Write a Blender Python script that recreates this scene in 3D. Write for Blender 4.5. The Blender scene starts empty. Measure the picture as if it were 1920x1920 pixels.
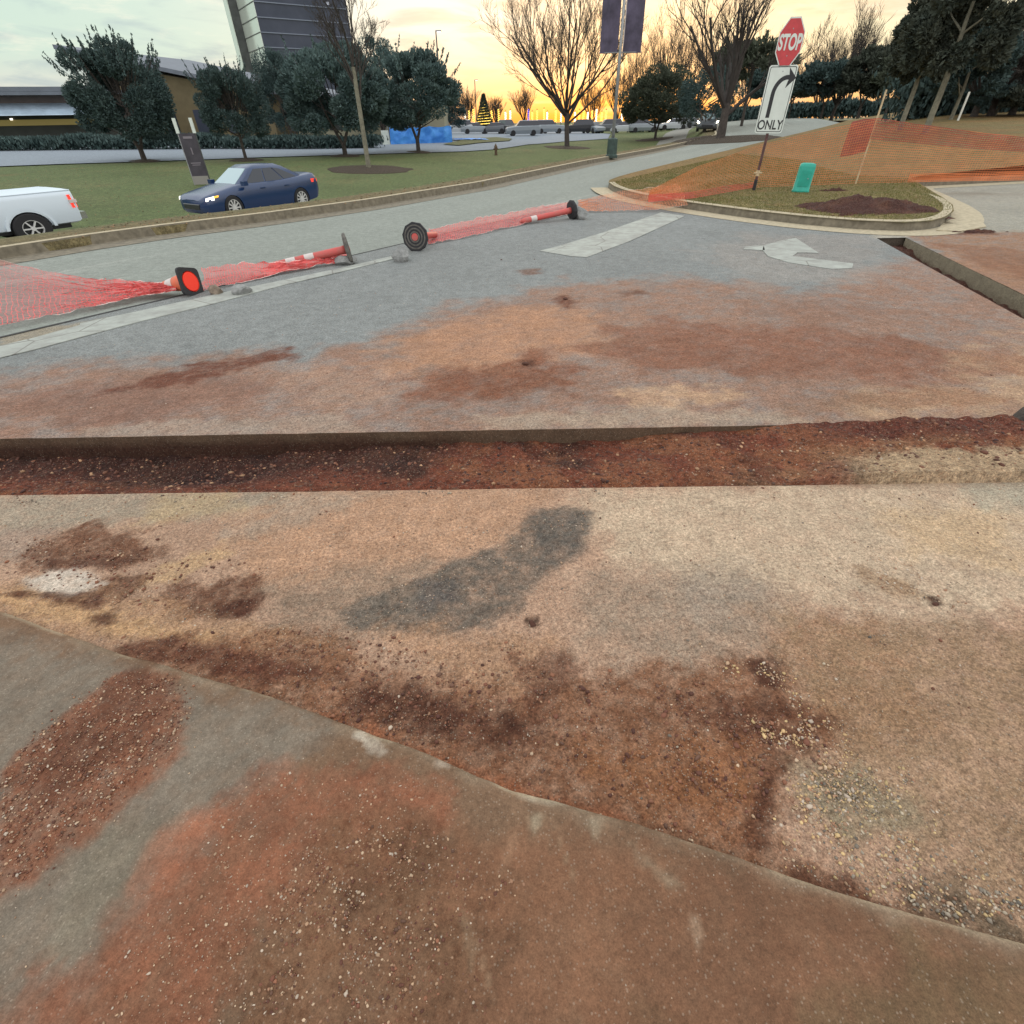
import bpy, bmesh, math, random
import numpy as np
from mathutils import Vector, Matrix
random.seed(7); rng = np.random.default_rng(7)
scene = bpy.context.scene
COL = scene.collection
PI = math.pi
# ------------------------------------------------------------------ camera
CAM_F, CAM_PITCH, CAM_ROLL, CAM_H = 960.0, 37.3, -1.2, 1.6     # focal in px of a 1920 px frame
cd = bpy.data.cameras.new("camera"); cam = bpy.data.objects.new("camera", cd); COL.objects.link(cam)
cd.sensor_width = 36; cd.lens = 36*CAM_F/1920; cd.clip_start = 0.05; cd.clip_end = 3000
_p, _r = math.radians(CAM_PITCH), math.radians(CAM_ROLL)
cF = np.array([0, math.cos(_p), -math.sin(_p)]); _R = np.array([1., 0, 0]); _U = np.cross(_R, cF)
cR = _R*math.cos(_r)+_U*math.sin(_r); cU = -_R*math.sin(_r)+_U*math.cos(_r)
cam.matrix_world = Matrix(((cR[0], cU[0], -cF[0], 0), (cR[1], cU[1], -cF[1], 0), (cR[2], cU[2], -cF[2], CAM_H), (0, 0, 0, 1)))
scene.camera = cam
scene.render.resolution_x = 1024; scene.render.resolution_y = 1024
vs = scene.view_settings; vs.view_transform = 'Standard'; vs.look = 'None'; vs.gamma = 1; vs.exposure = 0.0
# ------------------------------------------------------------------ world: dusk sky
W = bpy.data.worlds.new("World"); scene.world = W; W.use_nodes = True
SUN_AZ, SUN_EL = 9.0, 3.0            # degrees clockwise from +Y, above the horizon
def world_nodes():
    nt = W.node_tree; N = nt.nodes; L = nt.links; N.clear()
    def m(op, a, b=None, c=None, clamp=False):
        n = N.new('ShaderNodeMath'); n.operation = op; n.use_clamp = clamp
        for i, v in enumerate((a, b, c)):
            if v is None: continue
            if isinstance(v, (int, float)): n.inputs[i].default_value = v
            else: L.new(v, n.inputs[i])
        return n.outputs[0]
    def mix(f, a, b, mode='MIX'):
        n = N.new('ShaderNodeMix'); n.data_type = 'RGBA'; n.blend_type = mode
        for k, v in ((0, f), (6, a), (7, b)):
            if isinstance(v, (int, float)): n.inputs[k].default_value = v
            elif isinstance(v, tuple): n.inputs[k].default_value = (*v, 1)
            else: L.new(v, n.inputs[k])
        return n.outputs[2]
    def ss(x, a, b):
        n = N.new('ShaderNodeMapRange'); n.interpolation_type = 'SMOOTHSTEP'; L.new(x, n.inputs[0])
        n.inputs[1].default_value = a; n.inputs[2].default_value = b; return n.outputs[0]
    tc = N.new('ShaderNodeTexCoord'); sp = N.new('ShaderNodeSeparateXYZ'); L.new(tc.outputs['Generated'], sp.inputs[0])
    x, y, z = sp.outputs
    el = m('MULTIPLY', m('ARCSINE', z), 57.3); az = m('MULTIPLY', m('ARCTAN2', x, y), 57.3)
    # broad horizontal change: pale green-white (left) -> warm (centre/right)
    warm = ss(az, -27, 5)
    lowL = mix(ss(el, 0, 5), (.78, .70, .66), (.60, .76, .68))
    lowW = mix(ss(el, -.3, 4.2), (.98, .55, .20), (.86, .84, .62))
    base = mix(warm, lowL, lowW)
    # orange burn close to the horizon, centred on the set sun
    da = m('DIVIDE', m('SUBTRACT', az, 9.0), 17.0)
    g = m('MULTIPLY', m('EXPONENT', m('MULTIPLY', m('MULTIPLY', da, da), -1.0)), m('EXPONENT', m('MULTIPLY', m('MAXIMUM', el, 0), -0.42)))
    base = mix(m('MULTIPLY', g, 1.15, clamp=True), base, (1.0, .33, .05))
    # bright white-yellow patch up left of centre
    da2 = m('DIVIDE', m('SUBTRACT', az, -5.0), 13.0); de2 = m('DIVIDE', m('SUBTRACT', el, 7.5), 3.4)
    g2 = m('EXPONENT', m('MULTIPLY', m('ADD', m('MULTIPLY', da2, da2), m('MULTIPLY', de2, de2)), -1.0))
    base = mix(m('MULTIPLY', g2, .85), base, (1.1, 1.05, .93))
    # thin stretched clouds
    cmb = N.new('ShaderNodeCombineXYZ'); L.new(m('MULTIPLY', az, .045), cmb.inputs[0]); L.new(m('ADD', m('MULTIPLY', el, .26), m('MULTIPLY', az, .012)), cmb.inputs[1])
    no = N.new('ShaderNodeTexNoise'); no.inputs['Scale'].default_value = 2.4; no.inputs['Detail'].default_value = 6; no.inputs['Roughness'].default_value = .55; no.inputs['Distortion'].default_value = .5
    L.new(cmb.outputs[0], no.inputs['Vector'])
    cl = ss(no.outputs[0], .44, .64)
    cloudc = mix(warm, (.40, .52, .57), (.70, .56, .42))
    base = mix(m('MULTIPLY', cl, .72), base, cloudc)
    cmb2 = N.new('ShaderNodeCombineXYZ'); L.new(m('MULTIPLY', az, .09), cmb2.inputs[0]); L.new(m('MULTIPLY', el, .42), cmb2.inputs[1]); no2 = N.new('ShaderNodeTexNoise'); no2.inputs['Scale'].default_value = 2.1; no2.inputs['Detail'].default_value = 7; no2.inputs['Roughness'].default_value = .6; L.new(cmb2.outputs[0], no2.inputs['Vector'])
    base = mix(m('MULTIPLY', ss(no2.outputs[0], .52, .70), .40), base, (1.02, .96, .80))
    # the sky above what the lens sees: cool, bright dusk dome
    up = ss(el, 9, 32)
    base = mix(up, base, (1.42, 1.47, 1.50))
    back = ss(m('ABSOLUTE', az), 70, 140)
    base = mix(back, base, (1.38, 1.36, 1.38))
    b1 = N.new('ShaderNodeBackground'); L.new(base, b1.inputs[0]); b1.inputs[1].default_value = 1.0
    sk = N.new('ShaderNodeTexSky'); sk.sky_type = 'NISHITA'; sk.sun_disc = False
    sk.sun_elevation = math.radians(SUN_EL); sk.sun_rotation = math.radians(SUN_AZ); sk.dust_density = 2.0
    b2 = N.new('ShaderNodeBackground'); L.new(sk.outputs[0], b2.inputs[0]); b2.inputs[1].default_value = 0.03
    ad = N.new('ShaderNodeAddShader'); L.new(b1.outputs[0], ad.inputs[0]); L.new(b2.outputs[0], ad.inputs[1])
    o = N.new('ShaderNodeOutputWorld'); L.new(ad.outputs[0], o.inputs[0])
world_nodes()
sd_ = bpy.data.lights.new("sun", 'SUN'); sun = bpy.data.objects.new("sun", sd_); COL.objects.link(sun)
sd_.energy = 0.5; sd_.angle = math.radians(14); sd_.color = (1, .72, .45)  # soft warm lamp added for a rim glow after the sun has set
_a, _e = math.radians(SUN_AZ), math.radians(SUN_EL+4)
sun.rotation_euler = Vector((math.sin(_a)*math.cos(_e), math.cos(_a)*math.cos(_e), math.sin(_e))).to_track_quat('Z', 'Y').to_euler()
# ------------------------------------------------------------------ numeric helpers
def ray(px, py): return cF*CAM_F+cR*(px-960)-cU*(py-960)
def gp(px, py, z=0.0):
    d = ray(px, py); t = (z-CAM_H)/d[2]; return np.array([0, 0, CAM_H])+d*t
def at(px, py, Y):
    d = ray(px, py); return np.array([0, 0, CAM_H])+d*(Y/d[1])
def pj(P):
    v = np.asarray(P, float)-[0, 0, CAM_H]; w = v@cF
    return 960+CAM_F*(v@cR)/w, 960-CAM_F*(v@cU)/w
def sstep(a, b, x):
    t = np.clip((np.asarray(x, float)-a)/(b-a), 0, 1); return t*t*(3-2*t)
def vnoise(x, y, seed=0):
    x = np.asarray(x, float); y = np.asarray(y, float)
    xi = np.floor(x).astype(np.int64); yi = np.floor(y).astype(np.int64); fx = x-xi; fy = y-yi
    fx = fx*fx*(3-2*fx); fy = fy*fy*(3-2*fy)
    def h(i, j):
        n = (i*374761393+j*668265263+seed*974634777) & 0xffffffff
        n = ((n ^ (n >> 13))*1274126177) & 0xffffffff
        return ((n ^ (n >> 16)) & 0xffff)/65535.0
    return (h(xi, yi)*(1-fx)+h(xi+1, yi)*fx)*(1-fy)+(h(xi, yi+1)*(1-fx)+h(xi+1, yi+1)*fx)*fy
def fbm(x, y, sc, octv=4, seed=0, rough=.55):
    a = 1; s = 0; t = 0
    for k in range(octv):
        s = s+a*vnoise(x*sc+k*17.3, y*sc-k*9.1, seed+k); t += a; a *= rough; sc *= 2.03
    return s/t*2-1
def lin(c):
    c = np.asarray(c, float)/255; return np.where(c <= .04045, c/12.92, ((c+.055)/1.055)**2.4)
def pip_sd(px, py, poly):
    """signed distance to a polygon, negative inside"""
    poly = np.asarray(poly, float); d = np.full(px.shape, 1e18); ins = np.zeros(px.shape, bool); n = len(poly)
    for i in range(n):
        ax, ay = poly[i]; bx, by = poly[(i+1) % n]; ex, ey = bx-ax, by-ay
        t = np.clip(((px-ax)*ex+(py-ay)*ey)/(ex*ex+ey*ey+1e-12), 0, 1)
        d = np.minimum(d, (px-ax-t*ex)**2+(py-ay-t*ey)**2)
        c = ((ay > py) != (by > py)) & (px < (bx-ax)*(py-ay)/((by-ay) if by != ay else 1e-12)+ax)
        ins ^= c
    d = np.sqrt(d); return np.where(ins, -d, d)
# ------------------------------------------------------------------ terrain description
TX, TY = .65, .76; _n = math.hypot(TX, TY); TX /= _n; TY /= _n      # along the far road
NX, NY = -TY, TX                                                     # away from the camera
def rise(x, y):
    x = np.asarray(x, float); y = np.asarray(y, float); d = np.hypot(x, y)
    return 1.35*sstep(28, 95, d)*sstep(.20, .42, x/np.maximum(y, 1))
def gr(px, py, zf=None):
    """ray hits the surface zf (default: road plane with the far rise)"""
    d = ray(px, py); d = d/math.hypot(d[0], d[1]); f = zf or (lambda x, y: float(rise(x, y)))
    t = 1.0
    while t < 400:
        P = d*t; z = CAM_H+d[2]*t
        if z <= f(P[0], P[1]): break
        t += .05 if t < 60 else .3
    return np.array([P[0], P[1], f(P[0], P[1])])
KP = [(0, 486), (150, 462), (300, 440), (500, 415), (690, 388), (900, 352), (1100, 308), (1200, 289), (1300, 267), (1345, 256)]
K = [gr(*p)[:2] for p in KP]
K0 = K[0]; K = [K0-np.array([TX, TY])*40]+K
e_ = K[-1]; K += [e_+np.array([8, 26.]), e_+np.array([20, 62.]), e_+np.array([60, 170.])]
K = np.array(K); Ka = K@np.array([TX, TY]); Kn = K@np.array([NX, NY])
Ka0 = Ka.copy()
def skerb(x, y):
    a = np.asarray(x)*TX+np.asarray(y)*TY; return np.asarray(x)*NX+np.asarray(y)*NY-np.interp(a, Ka, Kn), a
def ts(a, s):
    n = np.interp(a, Ka, Kn)+s; return a*TX+n*NX, a*TY+n*NY
def drop(a): return .75+.22*sstep(11, 20, a)-.85*sstep(50, 78, a)
def far_edge(a): return 8.9-2.7*sstep(12, 24, a)
def terr(x, y):
    s, a = skerb(x, y); D = drop(a); z = rise(x, y)
    e = far_edge(a); s = np.where(s < 3, s, np.where(s < e, 3+(s-3)*5.9/(e-3), s+8.9-e))
    h = np.interp(s, [0, .16, 1.3, 3.0, 8.9, 9.6, 25, 60, 90], [0, 0, 0, 1, 1, 1, 2, 3, 3])
    lv0 = np.full_like(h, .12)
    z2 = np.where(h <= 1, lv0+(-D-lv0)*h, np.where(h <= 2, -D+(-.2*D/.75+D)*(h-1), -.2*D/.75+(.5+.2*D/.75)*(h-2)))
    return np.where(s < 0, 0, z2)+z
def gt(px, py): return gr(px, py, lambda x, y: float(terr(x, y)))
# ------------------------------------------------------------------ mesh helpers
MATS = {}
def tag(o, label=None, cat=None, group=None, kind=None):
    if label: o['label'] = label
    if cat: o['category'] = cat
    if group: o['group'] = group
    if kind: o['kind'] = kind
    return o
class MB:
    def __init__(s): s.v = []; s.f = []; s.mi = []; s.m = 0
    def vert(s, p): s.v.append((float(p[0]), float(p[1]), float(p[2]))); return len(s.v)-1
    def face(s, idx): s.f.append(tuple(idx)); s.mi.append(s.m)
    def poly(s, pts): s.face([s.vert(p) for p in pts])
    def box(s, c, d, R=None):
        R = R or Matrix.Identity(3); c = Vector(c); n = len(s.v)
        for x in (-.5, .5):
            for y in (-.5, .5):
                for z in (-.5, .5): s.v.append(tuple(c+R@Vector((x*d[0], y*d[1], z*d[2]))))
        for q in ((0, 1, 3, 2), (4, 6, 7, 5), (0, 4, 5, 1), (2, 3, 7, 6), (0, 2, 6, 4), (1, 5, 7, 3)): s.face([n+i for i in q])
    def tube(s, pts, rad, seg=8, cap=True):
        pts = [Vector(tuple(map(float, p))) for p in pts]; n = len(pts)
        if not hasattr(rad, '__len__'): rad = [rad]*n
        rings = []; up = None
        for i in range(n):
            t = (pts[min(i+1, n-1)]-pts[max(i-1, 0)]); t = t.normalized() if t.length > 1e-9 else Vector((0, 0, 1))
            if up is None: up = t.orthogonal().normalized()
            up = (up-t*up.dot(t)); up = up.normalized() if up.length > 1e-6 else t.orthogonal().normalized()
            w = t.cross(up); r = []
            for k in range(seg):
                a = 2*PI*k/seg; r.append(s.vert(pts[i]+(up*math.cos(a)+w*math.sin(a))*rad[i]))
            rings.append(r)
        for i in range(n-1):
            for k in range(seg):
                k2 = (k+1) % seg; s.face((rings[i][k], rings[i][k2], rings[i+1][k2], rings[i+1][k]))
        if cap: s.face(rings[0][::-1]); s.face(rings[-1])
    def loft(s, rings, closed=True, cap=True):
        R = [[s.vert(p) for p in r] for r in rings]; n = len(R[0])
        for i in range(len(R)-1):
            for k in range(n if closed else n-1):
                k2 = (k+1) % n; s.face((R[i][k], R[i][k2], R[i+1][k2], R[i+1][k]))
        if cap: s.face(R[0][::-1]); s.face(R[-1])
    def lathe(s, prof, seg=24, M=None, cap=True):
        """prof: (radius, height) along +Z, M transforms"""
        M = M or Matrix.Identity(4); rings = []
        for r, h in prof: rings.append([M@Vector((r*math.cos(2*PI*k/seg), r*math.sin(2*PI*k/seg), h)) for k in range(seg)])
        s.loft(rings, True, cap)
    def prism(s, pts2, z0, z1, M=None):
        M = M or Matrix.Identity(4)
        s.loft([[M@Vector((p[0], p[1], z0)) for p in pts2], [M@Vector((p[0], p[1], z1)) for p in pts2]], True, True)
    def build(s, name, mats, parent=None, smooth=False, normals=True):
        me = bpy.data.meshes.new(name); me.from_pydata(s.v, [], s.f)
        mats = mats if isinstance(mats, (list, tuple)) else [mats]
        for m in mats: me.materials.append(m)
        me.polygons.foreach_set('material_index', s.mi)
        if normals:
            b = bmesh.new(); b.from_mesh(me); bmesh.ops.recalc_face_normals(b, faces=b.faces); b.to_mesh(me); b.free()
        if smooth: me.polygons.foreach_set('use_smooth', [True]*len(me.polygons))
        me.update(); o = bpy.data.objects.new(name, me); COL.objects.link(o)
        if parent: o.parent = parent
        return o
def empty(name, loc, rz=0.0):
    o = bpy.data.objects.new(name, None); COL.objects.link(o); o.location = tuple(map(float, loc)); o.rotation_euler = (0, 0, rz); return o
def copy_tree(o, parent=None):
    c = o.copy(); COL.objects.link(c); c.parent = parent
    for ch in [q for q in KIDS.get(o.name, [])]: copy_tree(ch, c)
    return c
KIDS = {}
def grid_mesh(name, X, Y, Z, mat, attr=None):
    """X,Y,Z arrays (rows, cols)"""
    r, c = X.shape; v = np.stack([X, Y, Z], -1).reshape(-1, 3)
    i = np.arange(r*c).reshape(r, c); f = np.stack([i[:-1, :-1], i[:-1, 1:], i[1:, 1:], i[1:, :-1]], -1).reshape(-1, 4)
    return raw_mesh(name, v, f, mat, attr)
def raw_mesh(name, v, f, mat, attr=None, smooth=True, parent=None):
    k = f.shape[1]; me = bpy.data.meshes.new(name); me.vertices.add(len(v)); me.vertices.foreach_set('co', v.astype(np.float32).ravel())
    me.loops.add(f.size); me.loops.foreach_set('vertex_index', f.astype(np.int32).ravel())
    me.polygons.add(len(f)); me.polygons.foreach_set('loop_start', np.arange(0, f.size, k, dtype=np.int32)); me.polygons.foreach_set('loop_total', np.full(len(f), k, np.int32))
    me.update(calc_edges=True); me.validate()
    if smooth: me.polygons.foreach_set('use_smooth', np.ones(len(me.polygons), bool))
    for m in (mat if isinstance(mat, (list, tuple)) else [mat]): me.materials.append(m)
    if attr is not None:
        a = me.color_attributes.new('paint', 'FLOAT_COLOR', 'POINT'); a.data.foreach_set('color', attr.astype(np.float32).ravel())
    o = bpy.data.objects.new(name, me); COL.objects.link(o)
    if parent: o.parent = parent
    return o
# ------------------------------------------------------------------ materials
def mat(name, col, rough=.7, metal=0, var=0.0, vs=8.0, bump=0.0, bs=60.0, emit=None, es=1.0, col2=None, spec=.5, alpha=None):
    if name in MATS: return MATS[name]
    m = bpy.data.materials.new(name); m.use_nodes = True; nt = m.node_tree; N = nt.nodes; L = nt.links; b = N['Principled BSDF']
    b.inputs['Base Color'].default_value = (*col, 1); b.inputs['Roughness'].default_value = rough; b.inputs['Metallic'].default_value = metal
    b.inputs['Specular IOR Level'].default_value = spec
    if var or col2:
        tc = N.new('ShaderNodeTexCoord'); n = N.new('ShaderNodeTexNoise'); n.inputs['Scale'].default_value = vs; n.inputs['Detail'].default_value = 6; n.inputs['Roughness'].default_value = .6
        L.new(tc.outputs['Object'], n.inputs['Vector'])
        mr = N.new('ShaderNodeMapRange'); L.new(n.outputs[0], mr.inputs[0]); mr.inputs[1].default_value = .32; mr.inputs[2].default_value = .68
        mx = N.new('ShaderNodeMix'); mx.data_type = 'RGBA'; L.new(mr.outputs[0], mx.inputs[0])
        c2 = col2 or tuple(min(1, c*(1+var)) for c in col); c1 = col if col2 else tuple(c*(1-var) for c in col)
        mx.inputs[6].default_value = (*c1, 1); mx.inputs[7].default_value = (*c2, 1); L.new(mx.outputs[2], b.inputs['Base Color'])
    if bump:
        tc = N.new('ShaderNodeTexCoord'); n = N.new('ShaderNodeTexNoise'); n.inputs['Scale'].default_value = bs; n.inputs['Detail'].default_value = 5
        L.new(tc.outputs['Object'], n.inputs['Vector']); bp = N.new('ShaderNodeBump'); bp.inputs['Strength'].default_value = bump; bp.inputs['Distance'].default_value = .02
        L.new(n.outputs[0], bp.inputs['Height']); L.new(bp.outputs[0], b.inputs['Normal'])
    if emit: b.inputs['Emission Color'].default_value = (*emit, 1); b.inputs['Emission Strength'].default_value = es
    MATS[name] = m; return m
def ground_mat(name, pebble=1.0, bump=.5, fine=230.0, coarse=70.0, sat=1.0):
    """painted albedo attribute broken up by aggregate, grit, dirt grains and painted crevice shade; alpha = looseness of the dirt"""
    m = bpy.data.materials.new(name); m.use_nodes = True; nt = m.node_tree; N = nt.nodes; L = nt.links; b = N['Principled BSDF']
    b.inputs['Roughness'].default_value = .92; b.inputs['Specular IOR Level'].default_value = .25
    at_ = N.new('ShaderNodeAttribute'); at_.attribute_name = 'paint'
    geo = N.new('ShaderNodeNewGeometry')
    def noise(sc, det=4, ro=.6):
        n = N.new('ShaderNodeTexNoise'); n.inputs['Scale'].default_value = sc; n.inputs['Detail'].default_value = det; n.inputs['Roughness'].default_value = ro
        L.new(geo.outputs['Position'], n.inputs['Vector']); return n.outputs[0]
    def mr(x, a, b_, c, d):
        n = N.new('ShaderNodeMapRange'); L.new(x, n.inputs[0]); n.inputs[1].default_value = a; n.inputs[2].default_value = b_; n.inputs[3].default_value = c; n.inputs[4].default_value = d; return n.outputs[0]
    def mul(a, f):
        n = N.new('ShaderNodeMix'); n.data_type = 'RGBA'; n.blend_type = 'MULTIPLY'; n.inputs[0].default_value = 1; L.new(a, n.inputs[6]); L.new(f, n.inputs[7]); return n.outputs[2]
    def mth(op, a, b2):
        n = N.new('ShaderNodeMath'); n.operation = op
        for i, v in enumerate((a, b2)):
            if isinstance(v, (int, float)): n.inputs[i].default_value = v
            else: L.new(v, n.inputs[i])
        return n.outputs[0]
    c = at_.outputs['Color']
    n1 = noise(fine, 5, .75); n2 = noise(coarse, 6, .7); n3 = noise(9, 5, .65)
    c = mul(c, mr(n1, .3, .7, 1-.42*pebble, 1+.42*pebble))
    c = mul(c, mr(n2, .3, .7, 1-.34*pebble, 1+.30*pebble))  # albedo follows the bump noise: low spots painted darker as crevice shade
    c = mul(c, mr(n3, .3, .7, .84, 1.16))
    # darker crumbs of dirt where it lies loose
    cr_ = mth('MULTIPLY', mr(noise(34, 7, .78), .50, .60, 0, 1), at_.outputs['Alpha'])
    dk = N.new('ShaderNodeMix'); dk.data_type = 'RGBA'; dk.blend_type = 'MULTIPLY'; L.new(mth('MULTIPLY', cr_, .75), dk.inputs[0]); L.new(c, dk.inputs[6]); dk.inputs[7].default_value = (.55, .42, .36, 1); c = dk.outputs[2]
    # aggregate: pale stones in a darker matrix
    vo = N.new('ShaderNodeTexVoronoi'); vo.inputs['Scale'].default_value = 130; vo.inputs['Randomness'].default_value = 1; L.new(geo.outputs['Position'], vo.inputs['Vector'])
    sp = N.new('ShaderNodeSeparateColor'); L.new(vo.outputs['Color'], sp.inputs[0])
    st = mth('MULTIPLY', mr(sp.outputs[0], .80, .86, 0, 1), mr(vo.outputs['Distance'], .30, .42, 1, 0))
    mx = N.new('ShaderNodeMix'); mx.data_type = 'RGBA'; L.new(mth('MULTIPLY', st, .22*pebble), mx.inputs[0]); L.new(c, mx.inputs[6]); mx.inputs[7].default_value = (.62, .52, .40, 1)
    L.new(mx.outputs[2], b.inputs['Base Color'])
    h = mth('ADD', mth('MULTIPLY', n1, .35), mth('MULTIPLY', n2, .8)); h = mth('ADD', h, mth('MULTIPLY', st, .25))
    h = mth('MULTIPLY', h, mth('ADD', mth('MULTIPLY', at_.outputs['Alpha'], 1.6), .35))
    bp = N.new('ShaderNodeBump'); bp.inputs['Strength'].default_value = bump; bp.inputs['Distance'].default_value = .012
    L.new(h, bp.inputs['Height']); L.new(bp.outputs[0], b.inputs['Normal'])
    MATS[name] = m; return m
KA = 1.22      # display colour -> albedo divisor (mean light on the flat ground)
def alb(*c): return lin(c)/KA*np.array([1.025, .99, 1.0])
from mathutils.geometry import delaunay_2d_cdt
# ================================================================== GROUND
def wpoly(px, z=0.0): return np.array([gp(p[0], p[1], z)[:2] for p in px])
def paint(x, y, base, layers, seed=3):
    """stains, dust and bare patches with shapes of their own; last channel = loose dirt"""
    c = np.empty(x.shape+(4,)); c[...] = base
    for k, (px, col, soft, amp, op, loose) in enumerate(layers):
        P = wpoly(px); pad = soft+amp+.05
        b = (x > P[:, 0].min()-pad) & (x < P[:, 0].max()+pad) & (y > P[:, 1].min()-pad) & (y < P[:, 1].max()+pad)
        if not b.any(): continue
        xx, yy = x[b], y[b]; sd = pip_sd(xx, yy, P)
        fr = min(14, .8/max(amp, .02))
        sd = sd+fbm(xx, yy, fr, 4, seed+k*5)*amp*1.6+fbm(xx, yy, fr*5, 4, seed+k*7+1)*soft*.9
        m = sstep(soft*1.3, -soft*1.3, sd)*op
        hf = fbm(xx, yy, 34, 2, seed+k*3+9, .7)
        m = m*(1-.5*np.clip(.35+fbm(xx, yy, fr*2.2, 4, seed+k*3+2)+.8*hf, 0, 1)*(1 if loose > .3 else .6))
        t = np.array([*alb(*col), loose]); c[b] = c[b]*(1-m[..., None])+t*m[..., None]
    return c
TNa, TNb, TFa, TFb = 2.31, -.0142, 2.985, -.0075              # trench edges: y = a + b x
far_layers = [
 ([(-200, 740), (0, 712), (300, 672), (560, 665), (700, 650), (900, 560), (1100, 528), (1300, 520), (1500, 545), (1640, 500), (1720, 480), (1920, 500), (2300, 560), (2300, 860), (-200, 860)], (158, 124, 102), .22, .30, .92, .5),
 ([(1700, 440), (1900, 432), (2300, 440), (2300, 640), (1920, 560), (1760, 480)], (160, 124, 96), .12, .12, .95, .5),
 ([(1740, 455), (1900, 470), (2100, 520), (2100, 560), (1900, 520)], (140, 98, 72), .1, .2, .7, .6),
 ([(700, 700), (740, 640), (900, 585), (1060, 570), (1150, 600), (1080, 660), (900, 700)], (190, 146, 112), .2, .25, .85, .5),
 ([(0, 800), (0, 740), (200, 720), (420, 715), (560, 735), (300, 790)], (142, 108, 90), .12, .2, .8, .6),
 ([(200, 735), (300, 700), (430, 672), (540, 655), (560, 668), (420, 700), (330, 725)], (122, 74, 54), .05, .10, .92, 1),
 ([(560, 700), (640, 690), (780, 720), (700, 760), (560, 760)], (176, 146, 122), .2, .2, .6, .4),
 ([(770, 715), (860, 690), (1000, 672), (1080, 690), (1040, 730), (900, 750), (790, 745)], (142, 92, 66), .1, .2, .9, .9),
 ([(1090, 650), (1180, 610), (1350, 600), (1500, 612), (1740, 640), (1840, 690), (1700, 720), (1450, 700), (1200, 690)], (146, 100, 76), .12, .25, .85, .8),
 ([(1400, 585), (1560, 560), (1720, 590), (1560, 620)], (142, 108, 88), .1, .2, .5, .6),
 ([(1160, 735), (1300, 725), (1400, 740), (1340, 765), (1180, 760)], (198, 166, 132), .05, .1, .8, .4),
 ([(1560, 760), (1700, 740), (1920, 650), (1940, 600), (2300, 640), (2300, 790), (1560, 790)], (192, 164, 130), .18, .25, .75, .4),
 ([(1700, 650), (1900, 660), (2100, 700), (1900, 700)], (158, 112, 82), .06, .15, .6, .6),
 ([(1560, 745), (1780, 725), (1900, 750), (1700, 772)], (158, 114, 84), .05, .1, .6, .7),
 ([(900, 780), (1200, 768), (1460, 775), (1500, 795), (900, 808)], (176, 160, 138), .05, .08, .7, .3),
 ([(160, 805), (300, 790), (640, 780), (700, 812), (160, 822)], (172, 158, 140), .04, .08, .6, .3),
 ([(1035, 562), (1060, 553), (1078, 568), (1064, 580)], (118, 72, 52), .04, .05, .95, 1),
 ([(1160, 548), (1200, 545), (1215, 552), (1170, 556)], (112, 76, 58), .05, .05, .8, 1),
 ([(975, 678), (1000, 676), (1004, 688), (985, 690)], (92, 58, 42), .03, .03, .9, 1),
 ([(970, 508), (1010, 504), (1015, 514), (980, 516)], (128, 88, 66), .04, .04, .8, 1),
 ([(1440, 760), (1640, 742), (1660, 765), (1480, 780)], (150, 118, 92), .05, .1, .5, .5),
 ([(0, 648), (0, 628), (160, 604), (250, 590), (250, 600), (120, 640)], (158, 146, 118), .05, .06, .7, .1),
 ([(1300, 470), (1400, 440), (1640, 440), (1660, 520), (1400, 540)], (158, 152, 142), .2, .3, .5, .2),
 ([(1630, 436), (1700, 436), (1700, 446), (1640, 448)], (186, 178, 156), .06, .03, .7, .1),
 ([(1770, 430), (1860, 426), (1862, 440), (1760, 440)], (98, 58, 42), .06, .08, .95, 1),
 ([(1690, 345), (1920, 336), (2300, 330), (2300, 438), (1860, 436), (1780, 425), (1800, 400), (1760, 370)], (160, 158, 142), .06, .02, .95, 0),
 ([(1760, 360), (1850, 358), (1860, 366), (1770, 366)], (136, 132, 116), .2, .2, .6, 0),
]
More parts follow.
